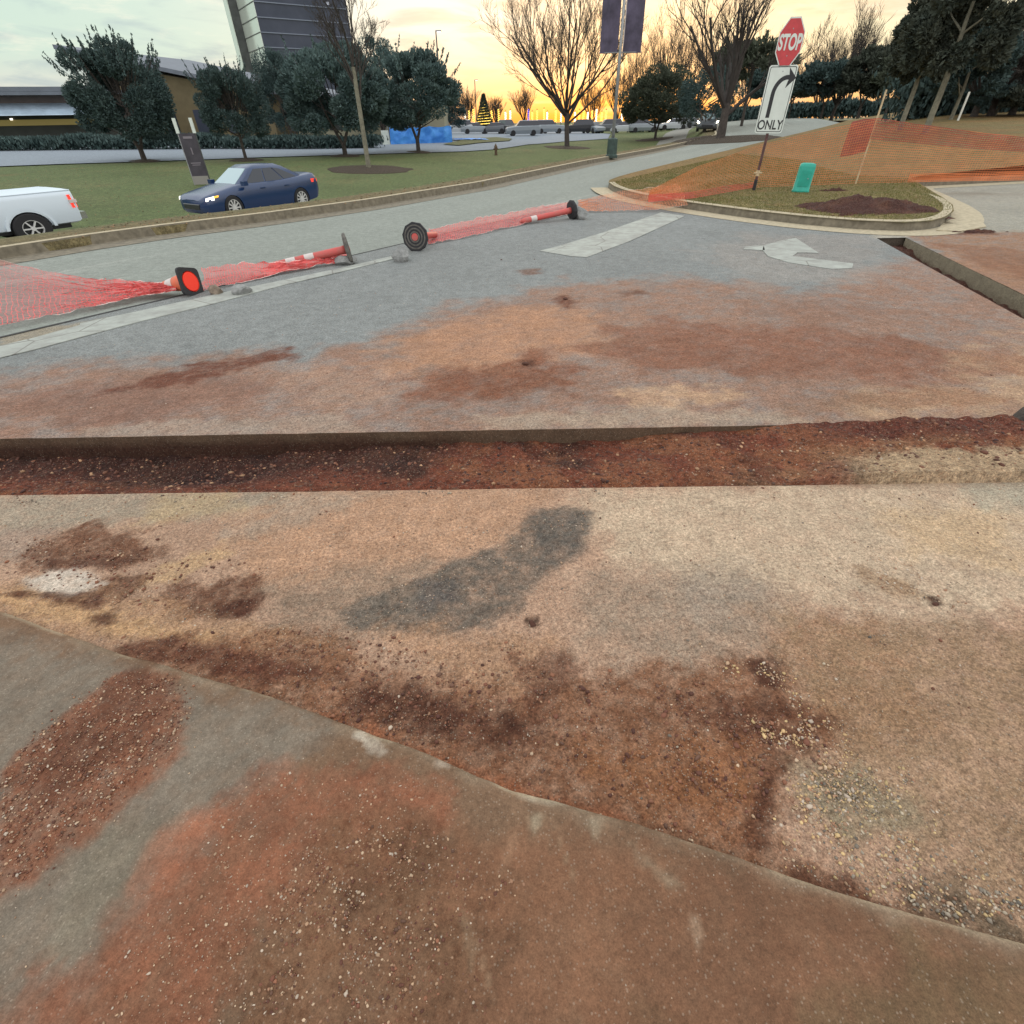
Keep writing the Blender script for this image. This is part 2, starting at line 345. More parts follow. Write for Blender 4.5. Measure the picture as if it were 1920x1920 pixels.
near_layers = [
 ([(1080, 915), (2300, 895), (2300, 1150), (1700, 1150), (1400, 1110), (1180, 1060), (1090, 1000)], (200, 181, 153), .10, .10, .92, .3),
 ([(1650, 950), (1900, 960), (1900, 1060), (1700, 1040)], (206, 176, 134), .08, .08, .6, .3),
 ([(1780, 900), (2200, 880), (2200, 960), (1850, 950)], (168, 170, 150), .05, .06, .6, .2),
 ([(-200, 930), (560, 918), (560, 950), (420, 965), (180, 985), (-200, 1010)], (160, 152, 132), .05, .05, .85, .2),
 ([(300, 925), (420, 920), (460, 960), (250, 985)], (188, 164, 122), .05, .05, .6, .3),
 ([(-200, 1000), (100, 985), (60, 1050), (-200, 1080)], (158, 142, 126), .05, .05, .7, .3),
 ([(560, 920), (1040, 915), (1000, 960), (960, 1010), (850, 1050), (640, 1090), (480, 1100), (400, 1000)], (186, 148, 116), .07, .08, .8, .4),
 ([(470, 1110), (640, 1070), (780, 1050), (880, 1060), (820, 1150), (650, 1210), (640, 1250), (520, 1200)], (146, 128, 108), .06, .06, .8, .5),
 ([(1010, 950), (1060, 948), (1110, 962), (1105, 1000), (1090, 1040), (1020, 1090), (985, 1140), (900, 1180), (820, 1195), (700, 1185), (640, 1180), (640, 1150), (700, 1120), (780, 1092), (850, 1055), (950, 1015), (980, 985)], (102, 99, 90), .022, .03, .84, .7),
 ([(1000, 960), (1090, 965), (1090, 1030), (1020, 1060), (1000, 1000)], (88, 90, 86), .04, .04, .6, .7),
 ([(780, 1090), (860, 1080), (860, 1130), (790, 1150)], (86, 86, 86), .03, .03, .6, .7),
 ([(1100, 1090), (1320, 1060), (1480, 1120), (1480, 1240), (1250, 1270), (1080, 1200)], (160, 146, 126), .10, .10, .75, .6),
 ([(1460, 1190), (1560, 1150), (1660, 1170), (1700, 1250), (1560, 1290), (1440, 1260)], (160, 116, 84), .06, .06, .75, .5),
 ([(40, 1060), (60, 1010), (180, 980), (260, 1000), (300, 1040), (240, 1075), (140, 1060)], (128, 88, 64), .03, .06, .9, 1),
 ([(80, 1050), (250, 1040), (260, 1060), (90, 1070)], (98, 62, 46), .02, .04, .8, 1),
 ([(280, 1120), (330, 1095), (480, 1085), (490, 1110), (470, 1150), (400, 1165), (300, 1150)], (122, 84, 62), .025, .05, .92, 1),
 ([(360, 1140), (460, 1132), (470, 1150), (430, 1162), (380, 1152)], (84, 50, 38), .015, .03, .85, 1),
 ([(-100, 1090), (200, 1090), (420, 1160), (560, 1190), (480, 1240), (200, 1200), (-100, 1140)], (184, 148, 112), .04, .05, .8, .6),
 ([(-60, 1100), (120, 1120), (330, 1180), (420, 1200), (300, 1205), (60, 1160)], (208, 170, 124), .02, .03, .8, .5),
 ([(300, 1060), (420, 1020), (440, 1035), (330, 1090), (230, 1110)], (204, 172, 128), .02, .03, .7, .5),
 ([(500, 1180), (620, 1200), (700, 1250), (600, 1230)], (178, 136, 98), .02, .03, .7, .7),
 ([(-40, 1108), (60, 1112), (190, 1135), (190, 1144), (60, 1124), (-40, 1118)], (112, 74, 56), .006, .02, .85, 1),
 ([(190, 1090), (290, 1075), (250, 1120), (205, 1150), (180, 1130)], (126, 88, 64), .01, .03, .75, 1),
 ([(440, 1150), (490, 1110), (500, 1120), (470, 1165)], (96, 58, 42), .006, .015, .85, 1),
 ([(560, 925), (720, 922), (640, 960), (470, 1010), (420, 1000), (500, 960)], (160, 156, 140), .05, .06, .45, .2),
 ([(1280, 1080), (1400, 1060), (1440, 1120), (1340, 1180), (1260, 1140)], (158, 148, 132), .06, .06, .5, .4),
 ([(40, 1085), (100, 1068), (170, 1072), (200, 1095), (150, 1118), (80, 1122)], (212, 202, 184), .02, .025, .92, .2),
 ([(60, 1118), (170, 1112), (190, 1130), (110, 1138)], (96, 60, 46), .012, .02, .8, 1),
 ([(170, 1160), (210, 1150), (215, 1168), (180, 1178)], (88, 52, 40), .012, .02, .85, 1),
 ([(1450, 1160), (1920, 1180), (2300, 1200), (2300, 1900), (1900, 1800), (1700, 1640), (1560, 1500), (1500, 1380)], (156, 130, 100), .08, .08, .85, .4),
 ([(1500, 1290), (1700, 1280), (1760, 1360), (1620, 1400), (1540, 1380)], (150, 116, 84), .05, .05, .6, .5),
 ([(200, 1225), (560, 1180), (700, 1240), (800, 1280), (1000, 1280), (1240, 1240), (1440, 1240), (1540, 1330), (1560, 1400), (1480, 1440), (1450, 1560), (1620, 1660), (1800, 1760), (1780, 1790), (1400, 1680), (1100, 1600), (700, 1430), (440, 1300)], (140, 98, 70), .05, .05, .94, .8),
 ([(720, 1180), (900, 1190), (1060, 1210), (1020, 1290), (880, 1290), (760, 1240)], (180, 142, 108), .05, .06, .7, .5),
 ([(1080, 1400), (1400, 1380), (1440, 1440), (1430, 1540), (1280, 1540), (1100, 1460)], (150, 102, 66), .05, .05, .8, .6),
 ([(220, 1210), (360, 1190), (480, 1230), (600, 1260), (500, 1290), (360, 1240), (260, 1235)], (100, 58, 42), .018, .035, .9, 1),
 ([(640, 1270), (760, 1290), (900, 1330), (1010, 1350), (1010, 1410), (900, 1400), (760, 1360), (660, 1320)], (88, 52, 38), .03, .04, .85, 1),
 ([(960, 1230), (1060, 1225), (1080, 1260), (1040, 1330), (980, 1330)], (112, 70, 50), .03, .05, .7, 1),
 ([(1400, 1240), (1450, 1230), (1470, 1290), (1420, 1290)], (88, 54, 40), .012, .03, .85, 1),
 ([(1280, 1320), (1440, 1300), (1560, 1340), (1580, 1390), (1480, 1400), (1300, 1370)], (98, 60, 42), .03, .05, .75, 1),
 ([(1440, 1400), (1490, 1420), (1460, 1480), (1440, 1590), (1400, 1580), (1420, 1470)], (96, 58, 40), .012, .03, .8, 1),
 ([(1480, 1620), (1560, 1640), (1700, 1720), (1640, 1730), (1500, 1680)], (96, 60, 44), .012, .02, .7, .9),
 ([(600, 1330), (900, 1440), (1240, 1560), (1240, 1580), (900, 1480), (580, 1350)], (164, 106, 74), .012, .015, .8, .6),
 ([(1500, 1440), (1600, 1430), (1700, 1500), (1760, 1560), (1600, 1560), (1490, 1520)], (160, 150, 122), .03, .04, .8, .9),
 ([(1700, 1660), (1800, 1650), (1860, 1700), (1920, 1760), (1800, 1760), (1700, 1700)], (104, 92, 74), .02, .03, .8, 1),
 ([(1600, 1060), (1700, 1090), (1760, 1130), (1680, 1120), (1620, 1090)], (162, 132, 100), .02, .02, .8, .8),
 ([(1740, 1120), (1762, 1120), (1765, 1134), (1745, 1136)], (88, 60, 46), .006, .008, .95, 1),
 ([(980, 1160), (1010, 1157), (1015, 1172), (985, 1174)], (70, 40, 30), .006, .006, .95, 1),
]
def trench_fade(x, y):
    """relief dies out at the clean-cut trench edges"""
    d = np.minimum(abs(y-(TNa+TNb*x)), abs(y-(TFa+TFb*x))); return sstep(0, .06, d)
def near_h(x, y, loose):
    h = fbm(x, y, 1.6, 3, 40)*.006+fbm(x, y, 22, 4, 41)*(.0014+.008*loose)+np.maximum(0, fbm(x, y, 7, 5, 42, .65))*.032*loose
    return h*trench_fade(x, y)
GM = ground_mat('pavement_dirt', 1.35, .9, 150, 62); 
# near patch ---------------------------------------------------------
def ground_patch(name, xs, v, rowfn, layers, base, hfn, mat_, drop_faces=None, xmap=None, cut=None):
    X, V = np.meshgrid(xs, v)
    if xmap: X = xmap(X, V)
    Y = rowfn(X, V); Z = np.zeros_like(X); r, c = X.shape
    i = np.arange(r*c).reshape(r, c); f = np.stack([i[:-1, :-1], i[:-1, 1:], i[1:, 1:], i[1:, :-1]], -1)
    keep = np.ones(f.shape[:2], bool)
    if drop_faces is not None: keep &= ~drop_faces(xs, v)
    f = f[keep]; P = np.stack([X, Y, Z], -1).reshape(-1, 3)
    if cut is not None:                       # drop what lies wholly beyond the cut line, snap the rest to it
        (ax, ay), (bx, by) = cut; L = math.hypot(bx-ax, by-ay); nx, ny = -(by-ay)/L, (bx-ax)/L
        d = (P[:, 0]-ax)*nx+(P[:, 1]-ay)*ny
        f = f[(d[f] < 0).any(1)]; q = np.clip(d, 0, None); P[:, 0] -= q*nx; P[:, 1] -= q*ny
    used = np.unique(f); mp = np.full(len(P), -1); mp[used] = np.arange(len(used)); P = P[used]; f = mp[f]
    col = paint(P[:, 0], P[:, 1], base, layers); P[:, 2] = hfn(P[:, 0], P[:, 1], col[:, 3])
    # tonal mottling of the dust itself
    mo = 1+.10*fbm(P[:, 0], P[:, 1], 1.1, 4, 90)+.10*fbm(P[:, 0], P[:, 1], 6, 4, 91)
    col[:, :3] *= mo[:, None]
    return tag(raw_mesh(name, P, f, mat_, col), kind='structure')
xs = np.r_[np.arange(-14, -4.2, .12), np.arange(-4.2, 4.6, .0155), np.arange(4.7, 24, .12)]; v = np.r_[np.arange(-1, 0, .05), np.linspace(0, 1, 190)]
ground_patch('pavement', xs, v, lambda X, V: np.where(V < 0, -.1+4*V, -.1+(TNa+TNb*X+.1)*V)+.006*fbm(X, X*0, 6, 5, 5, .75)*(V > .999), near_layers, (*alb(183, 152, 126), .35), near_h, GM)
# far patch ----------------------------------------------------------
T2 = lambda y: 6.02+(y-9.3)*.243                                  # left edge of the side trench
T2W = .47
def xmap(X, V):
    y = 3+V*0; Yv = 2.98+V
    l = T2(np.minimum(Yv, 9.4)); r = l+T2W
    return np.where(X <= -8, X, np.where(X <= 5.2, -8+(X+8)*(l+8)/13.2, np.where(X <= 5.65, l+(X-5.2)/.45*T2W, r+(X-5.65)*(60-r)/(60-5.65))))
xsf = np.concatenate([np.arange(-14, -8, .15), np.arange(-8, 5.2, .036), np.linspace(5.2, 5.65, 8), np.arange(5.7, 10, .05), np.arange(10, 24.1, .15), np.arange(24.6, 60, .8)])
vf = np.concatenate([np.arange(0, 2.5, .022), np.arange(2.5, 6.22, .04), np.arange(6.22, 16.5, .075), np.arange(16.6, 24, .3)])
def dropf(xs_, v_):
    cx = (xs_[:-1]+xs_[1:])/2; cy = (v_[:-1]+v_[1:])/2+2.98
    return ((cx > 5.2) & (cx < 5.65))[None, :] & (cy < 9.2)[:, None]
SEAM = ((-5.02, 5.06), (2.95, 16.2))
def far_h(x, y, loose): return (.004+fbm(x, y, 1.2, 3, 50)*.003+np.maximum(0, fbm(x, y, 9, 4, 52))*.012*loose*sstep(0, .3, loose))*trench_fade(x, y)
PV2 = ground_patch('pavement', xsf, vf, lambda X, V: V+TFa+TFb*X*(1-sstep(0, 3, V))+.006*fbm(X, X*0, 5, 5, 6, .75)*(V < .001), far_layers, (*alb(134, 140, 137), .05), far_h, GM, dropf, xmap, SEAM)
# trenches -----------------------------------------------------------
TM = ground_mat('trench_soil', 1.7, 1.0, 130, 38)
def trench_z(x, y):
    d = .015+.085*sstep(1.9, .2, x)+.045*sstep(-.6, -2.0, x)
    u = (y-TNa)/.67
    z = -d+d*.75*sstep(.85, .05, u)-.05*np.exp(-((x+1.9)/.6)**2-((u-.6)/.3)**2)
    z = z+fbm(x, y, 3.5, 4, 60)*.035+fbm(x, y, 14, 4, 61)*.020+fbm(x, y, 50, 3, 62)*.006
    z = z+sstep(1.5, 2.3, x)*(.05+.03*sstep(.8, 0, u))
    return np.minimum(z, .07)
Xt, Vt = np.meshgrid(np.r_[np.arange(-14, -5, .08), np.arange(-5, 6, .014), np.arange(6, 24, .08)], np.linspace(-.04, 1.04, 60))
Yt = (TNa+TNb*Xt)*(1-Vt)+(TFa+TFb*Xt)*Vt; Zt = trench_z(Xt, Yt); Zt = np.where(Vt < 0, np.minimum(Zt, -.012), Zt); Zt = np.where(Vt > 1, np.minimum(Zt, -.012), Zt)
tl = np.empty(Xt.shape+(4,)); tl[...] = (*alb(126, 72, 52), 1)
def blend(A, m, col, lo=1): A[...] = A*(1-m[..., None])+np.array([*alb(*col), lo])*m[..., None]
blend(tl, sstep(-.1, .5, fbm(Xt, Yt, 3, 4, 63))*.9, (72, 46, 36))
blend(tl, sstep(.05, .6, fbm(Xt, Yt, 5, 4, 64)+.3*sstep(-1.5, 1.5, Xt))*.85, (146, 96, 66))
blend(tl, np.exp(-((Xt+2.0)/.7)**2-((Vt-.55)/.3)**2)*.8, (48, 34, 34))  # purple shadow at the trench's left end, painted into the soil colour
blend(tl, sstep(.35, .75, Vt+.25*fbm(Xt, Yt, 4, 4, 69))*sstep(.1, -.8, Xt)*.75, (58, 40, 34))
blend(tl, sstep(.9, 1.6, Xt-.9*Vt+.3*fbm(Xt, Yt, 6, 4, 65))*sstep(.75, .5, Vt)*.5*sstep(-.3, .3, fbm(Xt, Yt, 7, 4, 77)), (168, 130, 96))
blend(tl, .85*sstep(1.6, 2.1, Xt-.25*Vt+.12*fbm(Xt, Yt, 9, 4, 66))*sstep(.46, .32, Vt+.14*fbm(Xt, Yt, 8, 3, 67)+.1*fbm(Xt, Yt, 22, 4, 68)), (190, 168, 134), .7)
blend(tl, sstep(1.6, 2.2, Xt)*sstep(.5, .75, Vt)*.7, (104, 58, 46))
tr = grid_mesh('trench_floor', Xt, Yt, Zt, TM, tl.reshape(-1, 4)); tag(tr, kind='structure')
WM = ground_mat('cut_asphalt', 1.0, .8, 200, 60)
def wall(name, pts, zlow, col, n=2, off=(0, 0), soil=None):
    """sheer cut face under the pavement edge"""
    pts = np.asarray(pts); d = np.hypot(*np.diff(pts, axis=0).T); L = np.r_[0, np.cumsum(d)]; t = np.arange(0, L[-1], .02)
    x = np.interp(t, L, pts[:, 0]); y = np.interp(t, L, pts[:, 1]); V_, X_ = np.meshgrid(np.linspace(0, 1, 9), x, indexing='ij')
    Y_ = np.broadcast_to(y, X_.shape).copy(); Z_ = V_*zlow; k = fbm(X_*1+Y_, Z_*8, 7, 4, 71)*.010*sstep(0, .3, V_)
    nrm = np.array([-(pts[-1]-pts[0])[1], (pts[-1]-pts[0])[0]]); nrm = nrm/np.hypot(*nrm)
    X_ = X_+k*nrm[0]; Y_ = Y_+k*nrm[1]
    a = np.empty(X_.shape+(4,)); a[...] = (*alb(*col), .3)
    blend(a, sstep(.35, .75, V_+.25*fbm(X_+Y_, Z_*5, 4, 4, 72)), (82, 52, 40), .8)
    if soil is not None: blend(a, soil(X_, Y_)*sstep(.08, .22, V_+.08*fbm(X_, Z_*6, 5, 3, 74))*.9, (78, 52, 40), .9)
    return tag(grid_mesh(name, X_, Y_, Z_, WM, a.reshape(-1, 4)), kind='structure')
xw = np.arange(-14, 24, .04)
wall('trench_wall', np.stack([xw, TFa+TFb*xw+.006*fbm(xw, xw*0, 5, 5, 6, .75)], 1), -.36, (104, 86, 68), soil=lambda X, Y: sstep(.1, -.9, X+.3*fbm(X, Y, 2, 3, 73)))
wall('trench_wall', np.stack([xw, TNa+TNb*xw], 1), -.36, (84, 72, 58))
ya = np.arange(2.9, 9.24, .05)
wall('side_trench_wall', np.stack([T2(ya)+T2W, ya], 1), -.34, (150, 142, 120))
wall('side_trench_wall', np.stack([T2(ya), ya], 1), -.34, (112, 106, 92))
xe = np.array([T2(9.22)-.02, T2(9.22)+T2W+.02]); wall('side_trench_wall', np.stack([np.linspace(*xe, 6), np.full(6, 9.235)], 1), -.34, (100, 92, 80))
X2, Y2 = np.meshgrid(np.linspace(-.03, T2W+.03, 20), np.arange(2.9, 9.3, .04)); X2 = X2+T2(Y2)
Z2 = -.17+fbm(X2, Y2, 5, 4, 75)*.05+.06*sstep(8.3, 9.2, Y2); a2 = np.empty(X2.shape+(4,)); a2[...] = (*alb(84, 52, 40), 1)
tag(grid_mesh('side_trench_floor', X2, Y2, Z2, TM, a2.reshape(-1, 4)), kind='structure')
# concrete slab in the foreground ------------------------------------
SL = np.array([(-14, 2.3), (-5.0, 2.2), (-3.0, 1.70), (-2.16, 1.47), (-1.47, 1.23), (-.88, 1.045), (-.45, .88), (-.02, .71), (.16, .655), (.34, .60), (.73, .468), (1.21, .325), (2.4, -.02), (5.0, -.8), (14, -3.4)])
def slab_y(x): return np.interp(x, SL[:, 0], SL[:, 1])
SH = .030
slab_layers = [
 ([(-400, 1500), (-100, 1180), (200, 1250), (330, 1290), (500, 1330), (620, 1380), (560, 1450), (420, 1560), (250, 1780), (100, 2000), (-600, 2200)], (128, 122, 108), .06, .05, .8, 0),
 ([(0, 1640), (20, 1450), (100, 1370), (230, 1270), (310, 1255), (350, 1330), (350, 1420), (230, 1540), (80, 1650), (-200, 1800), (-300, 1700)], (146, 98, 72), .02, .03, .94, .8),
 ([(40, 1480), (140, 1360), (240, 1270), (320, 1270), (320, 1350), (200, 1440), (100, 1520)], (112, 74, 54), .03, .03, .8, 1),
 ([(140, 1640), (200, 1560), (380, 1560), (200, 1760), (100, 1840)], (122, 116, 98), .04, .03, .6, 0),
 ([(370, 1560), (510, 1445), (640, 1450), (760, 1470), (850, 1500), (860, 1560), (740, 1640), (600, 1660), (460, 1800), (400, 1960), (-100, 2100), (-100, 1900), (200, 1800), (250, 1700)], (148, 98, 72), .03, .05, .85, .6),
 ([(600, 1560), (700, 1520), (800, 1560), (1000, 1680), (900, 1900), (760, 2000), (500, 2000), (430, 1830), (560, 1680)], (132, 98, 72), .05, .05, .85, .9),
 ([(800, 1600), (1000, 1560), (1300, 1600), (1700, 1740), (2100, 1900), (2100, 2300), (700, 2300), (860, 1800)], (132, 95, 70), .05, .04, .8, .2),
 ([(1500, 1900), (1700, 1780), (2100, 1900), (2100, 2100), (1500, 2100)], (104, 92, 66), .05, .05, .6, .1),
 ([(655, 1385), (690, 1372), (700, 1385), (672, 1398)], (206, 198, 178), .006, .016, .8, .4),
 ([(680, 1388), (715, 1395), (728, 1425), (700, 1420)], (206, 198, 178), .006, .016, .8, .4),
 ([(700, 1560), (820, 1545), (860, 1600), (780, 1720), (640, 1760), (620, 1650)], (108, 80, 58), .03, .05, .6, 1),
 ([(1290, 1730), (1300, 1728), (1312, 1760), (1304, 1790), (1298, 1770)], (170, 146, 120), .004, .012, .6, .1),
 ([(1345, 1760), (1352, 1758), (1372, 1790), (1366, 1794)], (176, 150, 122), .003, .008, .6, .1),
 ([(930, 1640), (960, 1570), (975, 1540), (980, 1545), (955, 1620), (940, 1660)], (160, 128, 100), .004, .014, .5, .4),
 ([(1180, 1890), (1200, 1880), (1290, 1900), (1280, 1940), (1190, 1930)], (112, 88, 64), .02, .03, .5, .1),
 ([(840, 1720), (900, 1700), (960, 1780), (900, 1900), (850, 2000), (800, 1900)], (100, 76, 56), .03, .05, .5, 1),
 ([(250, 1680), (300, 1560), (380, 1520), (420, 1540), (340, 1640)], (170, 108, 78), .02, .02, .5, .3),
 ([(820, 1430), (840, 1432), (845, 1446), (822, 1444)], (190, 178, 158), .006, .008, .7, .2),
 ([(890, 1448), (960, 1470), (1050, 1500), (1060, 1516), (1000, 1510), (900, 1462)], (190, 184, 160), .006, .010, .75, .2),
 ([(990, 1540), (1012, 1530), (1016, 1560), (1000, 1572)], (168, 158, 132), .008, .012, .7, .2),
 ([(1100, 1540), (1130, 1535), (1120, 1590), (1105, 1580)], (160, 150, 126), .008, .010, .6, .2),
 ([(1180, 1590), (1220, 1620), (1280, 1670), (1250, 1670), (1190, 1630)], (150, 136, 112), .010, .012, .6, .2),
]
xs3 = np.r_[np.arange(-14, -4.6, .15), np.arange(-4.6, 3.4, .0135), np.arange(3.5, 12, .15)]; X3, V3 = np.meshgrid(xs3, np.r_[np.linspace(-1, -.05, 16), np.linspace(0, 1, 150)]); ye = slab_y(X3)+.006*fbm(X3, X3*0, 9, 4, 80)+.010*fbm(X3, X3*0, 2.5, 2, 81)
Y3 = np.where(V3 < 0, np.minimum(-1.2, ye-.3)+3.5*V3, np.minimum(-1.2, ye-.3)*(1-V3)+ye*V3)
c3 = paint(X3.ravel(), Y3.ravel(), (*alb(122, 98, 76), .12), slab_layers, 200).reshape(X3.shape+(4,))
edge = sstep(.05, 0, (ye-Y3)+.03*fbm(X3, Y3, 12, 4, 83)); blend(c3, edge*.35*sstep(.1, .4, fbm(X3, Y3, 5, 3, 84)+.3), (170, 158, 134), .2)
scr = sstep(.52, .62, fbm(X3*1.0+Y3*.35, Y3*.12, 16, 3, 86))*.35; blend(c3, scr*sstep(0, .3, X3+.4), (160, 140, 112), .2)
rim = sstep(.016, .002, ye-Y3)*sstep(-.15, .35, fbm(X3, Y3, 7, 3, 93)); blend(c3, rim*.7, (186, 172, 144), .1)  # pale slab rim: chipped edge plus its highlight, painted in
c3[..., :3] *= (1+.12*fbm(X3, Y3, 2.2, 4, 87)+.07*fbm(X3, Y3, 11, 3, 88))[..., None]
Z3 = SH+fbm(X3, Y3, 1.4, 2, 85)*.003+fbm(X3, Y3, 26, 4, 89)*(.0005+.006*c3[..., 3])+np.maximum(0, fbm(X3, Y3, 9, 4, 92))*.010*c3[..., 3]
Z3[-1] -= .006; 
X3 = np.vstack([X3, X3[-1:]]); Y3 = np.vstack([Y3, Y3[-1:]+.004]); Z3 = np.vstack([Z3, np.full((1, X3.shape[1]), -.03)]); c3 = np.concatenate([c3, c3[-1:]], 0)
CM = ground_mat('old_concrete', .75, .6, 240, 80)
tag(grid_mesh('concrete_slab', X3, Y3, Z3, CM, c3.reshape(-1, 4)), kind='structure')
# through road, far carriageway, grass beyond -------------------------
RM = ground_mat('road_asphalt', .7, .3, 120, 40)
def strip_as(name, a0, a1, da, s0, s1, ns, zf, mat_, colf):
    a = a0+np.cumsum(np.r_[0, np.minimum(da*(1+np.arange(400)*.02), 12)]); a = a[a < a1]
    A, S = np.meshgrid(a, np.linspace(s0, s1, ns)); X, Y = ts(A, S); Z = zf(X, Y, A, S); c = colf(X, Y, A, S)
    return tag(grid_mesh(name, X, Y, Z, mat_, c.reshape(-1, 4)), kind='structure')
def road_col(X, Y, A, S):
    c = np.empty(X.shape+(4,)); c[...] = (*alb(144, 152, 143), .05)
    c[..., :3] *= (1+.08*fbm(A*.12, S, 1.6, 4, 101)+.05*fbm(X, Y, 3, 3, 102))[..., None]
    blend(c, .3*sstep(.35, .6, fbm(A*.05, S*2.2, 1.5, 3, 103)), (182, 186, 176), 0)
    blend(c, .65*sstep(-.65, -.1, S+.15*fbm(X, Y, 1.5, 3, 104)), (120, 108, 86), .5)
    return c
_sa = np.array([p[0]*TX+p[1]*TY for p in SEAM]); _sn = np.array([p[0]*NX+p[1]*NY for p in SEAM])
def road_w(a): return np.where(a < _sa[1], np.interp(a, Ka, Kn)-(_sn[0]+(_sn[1]-_sn[0])*(a-_sa[0])/(_sa[1]-_sa[0]))+.35, 13)
ar = -45+np.cumsum(np.r_[0, np.minimum(.12*(1+np.arange(600)*.02), 12)]); ar = ar[ar < 420]
Ar, Ur = np.meshgrid(ar, np.linspace(-1, 0, 100)); Sr = Ur*np.clip(np.where(Ar < _sa[0]-8, road_w(Ar*0+_sa[0]-8), road_w(Ar)), 0, 16)
Xr, Yr = ts(Ar, Sr); tag(grid_mesh('road', Xr, Yr, rise(Xr, Yr)-.018, RM, road_col(Xr, Yr, Ar, Sr).reshape(-1, 4)), kind='structure')
def cw_col(X, Y, A, S):
    c = np.empty(X.shape+(4,)); c[...] = (*alb(140, 142, 134), .05); return c
af = -45+np.cumsum(np.r_[0, np.minimum(.4*(1+np.arange(400)*.02), 8)]); af = af[af < 300]; Af, Uf = np.meshgrid(af, np.linspace(0, 1, 12)); Sf = 3.05+Uf*(far_edge(Af)-3.1); Xf, Yf = ts(Af, Sf)
tag(grid_mesh('far_road', Xf, Yf, rise(Xf, Yf)-drop(Af)+.012, RM, cw_col(Xf, Yf, Af, Sf).reshape(-1, 4)), kind='structure')
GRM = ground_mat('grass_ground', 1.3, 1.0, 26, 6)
ag = -60+np.cumsum(np.r_[0, np.minimum(.25*(1+np.arange(500)*.022), 10)]); ag = ag[ag < 520]
sg = np.r_[0, .02, .16, .5, .9, 1.3, 1.8, 2.4, 3.0, 4, 6, 8, 8.9, 9.2, 9.6, np.arange(10.2, 30, .6), np.arange(30, 62, 1.5), np.geomspace(63, 500, 26)]
A_, S_ = np.meshgrid(ag, sg); Xg, Yg = ts(A_, S_); Zg = terr(Xg, Yg+0); Zg[0] = rise(Xg[0], Yg[0])-.05; Zg[1] = rise(Xg[1], Yg[1])+.125
gc = np.empty(Xg.shape+(4,)); gc[...] = (*alb(96, 112, 68), .8)
blend(gc, sstep(-.1, .5, fbm(Xg, Yg, .25, 5, 110, .7))*.45, (120, 122, 82), .8); blend(gc, sstep(.25, .5, fbm(Xg, Yg, 1.1, 5, 115, .8))*.35, (122, 100, 66), .8)
blend(gc, sstep(0, .5, fbm(Xg, Yg, .6, 4, 111))*.5, (84, 98, 58), .8)
blend(gc, sstep(1.7, 1.0, S_+.35*fbm(Xg, Yg, .8, 3, 112))*.85, (118, 106, 76), .8)
tag(grid_mesh('grass_ground', Xg, Yg, Zg, GRM, gc.reshape(-1, 4)), kind='structure')
# base sheet far to the right and behind, below everything
b = MB(); b.poly([(-700, -60, -1.6), (900, -60, -1.6), (900, 900, -1.6), (-700, 900, -1.6)]); tag(b.build('ground', mat('far_ground', tuple(alb(96, 98, 66)), .95, var=.2, vs=.2)), kind='structure')
KM = mat('kerb_concrete', tuple(alb(186, 176, 146)), .85, var=.22, vs=14, bump=.4, bs=80)
KMG = mat('kerb_face_dark', tuple(alb(128, 122, 104)), .9, var=.3, vs=9, bump=.4, bs=80)  # darker concrete tone for the kerb face
def sweep(name, P, prof, zf, mats, mids):
    """prof: (offset to the left of travel, z) pairs"""
    P = np.asarray(P, float); d = np.hypot(*np.diff(P, axis=0).T); L = np.r_[0, np.cumsum(d)]
    t = [0];
    while t[-1] < L[-1]: t.append(t[-1]+max(.12, .012*np.hypot(np.interp(t[-1], L, P[:, 0]), np.interp(t[-1], L, P[:, 1]))))
    t = np.array(t[:-1]+[L[-1]]); x = np.interp(t, L, P[:, 0]); y = np.interp(t, L, P[:, 1])
    for _ in range(3): x[1:-1] = (x[:-2]+2*x[1:-1]+x[2:])/4; y[1:-1] = (y[:-2]+2*y[1:-1]+y[2:])/4
    tx = np.gradient(x); ty = np.gradient(y); l = np.hypot(tx, ty); nx, ny = -ty/l, tx/l
    m = MB(); rows = []
    for o, z in prof: rows.append([m.vert((x[i]+nx[i]*o, y[i]+ny[i]*o, z+float(zf(x[i]+nx[i]*o, y[i]+ny[i]*o)))) for i in range(len(x))])
    for j in range(len(prof)-1):
        m.m = mids[j]
        for i in range(len(x)-1): m.face((rows[j][i], rows[j][i+1], rows[j+1][i+1], rows[j+1][i]))
    return tag(m.build(name, mats), kind='structure')
sweep('kerb', K[:-1], [(-.55, -.012), (-.01, -.008), (0, .0), (.02, .15), (.17, .152), (.18, .05)], rise, [KM, KMG], [1, 1, 1, 0, 0])
# island ---------------------------------------------------------------
FR = [(1140, 352), (1150, 360), (1170, 368), (1195, 375), (1240, 384), (1290, 393), (1400, 409), (1500, 421), (1600, 430), (1690, 434), (1740, 431), (1768, 423), (1782, 411), (1780, 398), (1762, 384), (1730, 367), (1700, 352)]
front = [gp(*p)[:2] for p in FR]; p_ = gp(1920, 340)[:2]; front += [front[-1]+(p_-front[-1])*.08+np.array([.1, .1]), p_, p_+(p_-front[-1])*1.3]
LE = [(1142, 347), (1160, 340), (1190, 331), (1240, 318), (1310, 300), (1380, 283), (1450, 265), (1520, 248), (1590, 230)]
left = [gr(*p)[:2] for p in LE]; e2 = left[-1]; left += [e2+np.array([10, 8.]), e2+np.array([60, 30.])]
isl = np.array(left[::-1]+front)
hull = list(map(tuple, isl))+[(110, 20)]
def island_z(x, y):
    x = np.asarray(x, float); y = np.asarray(y, float); d = np.hypot(x, y)
    return .135+rise(x, y)+.75*sstep(15, 34, d)*sstep(.50, .72, x/np.maximum(y, .5))
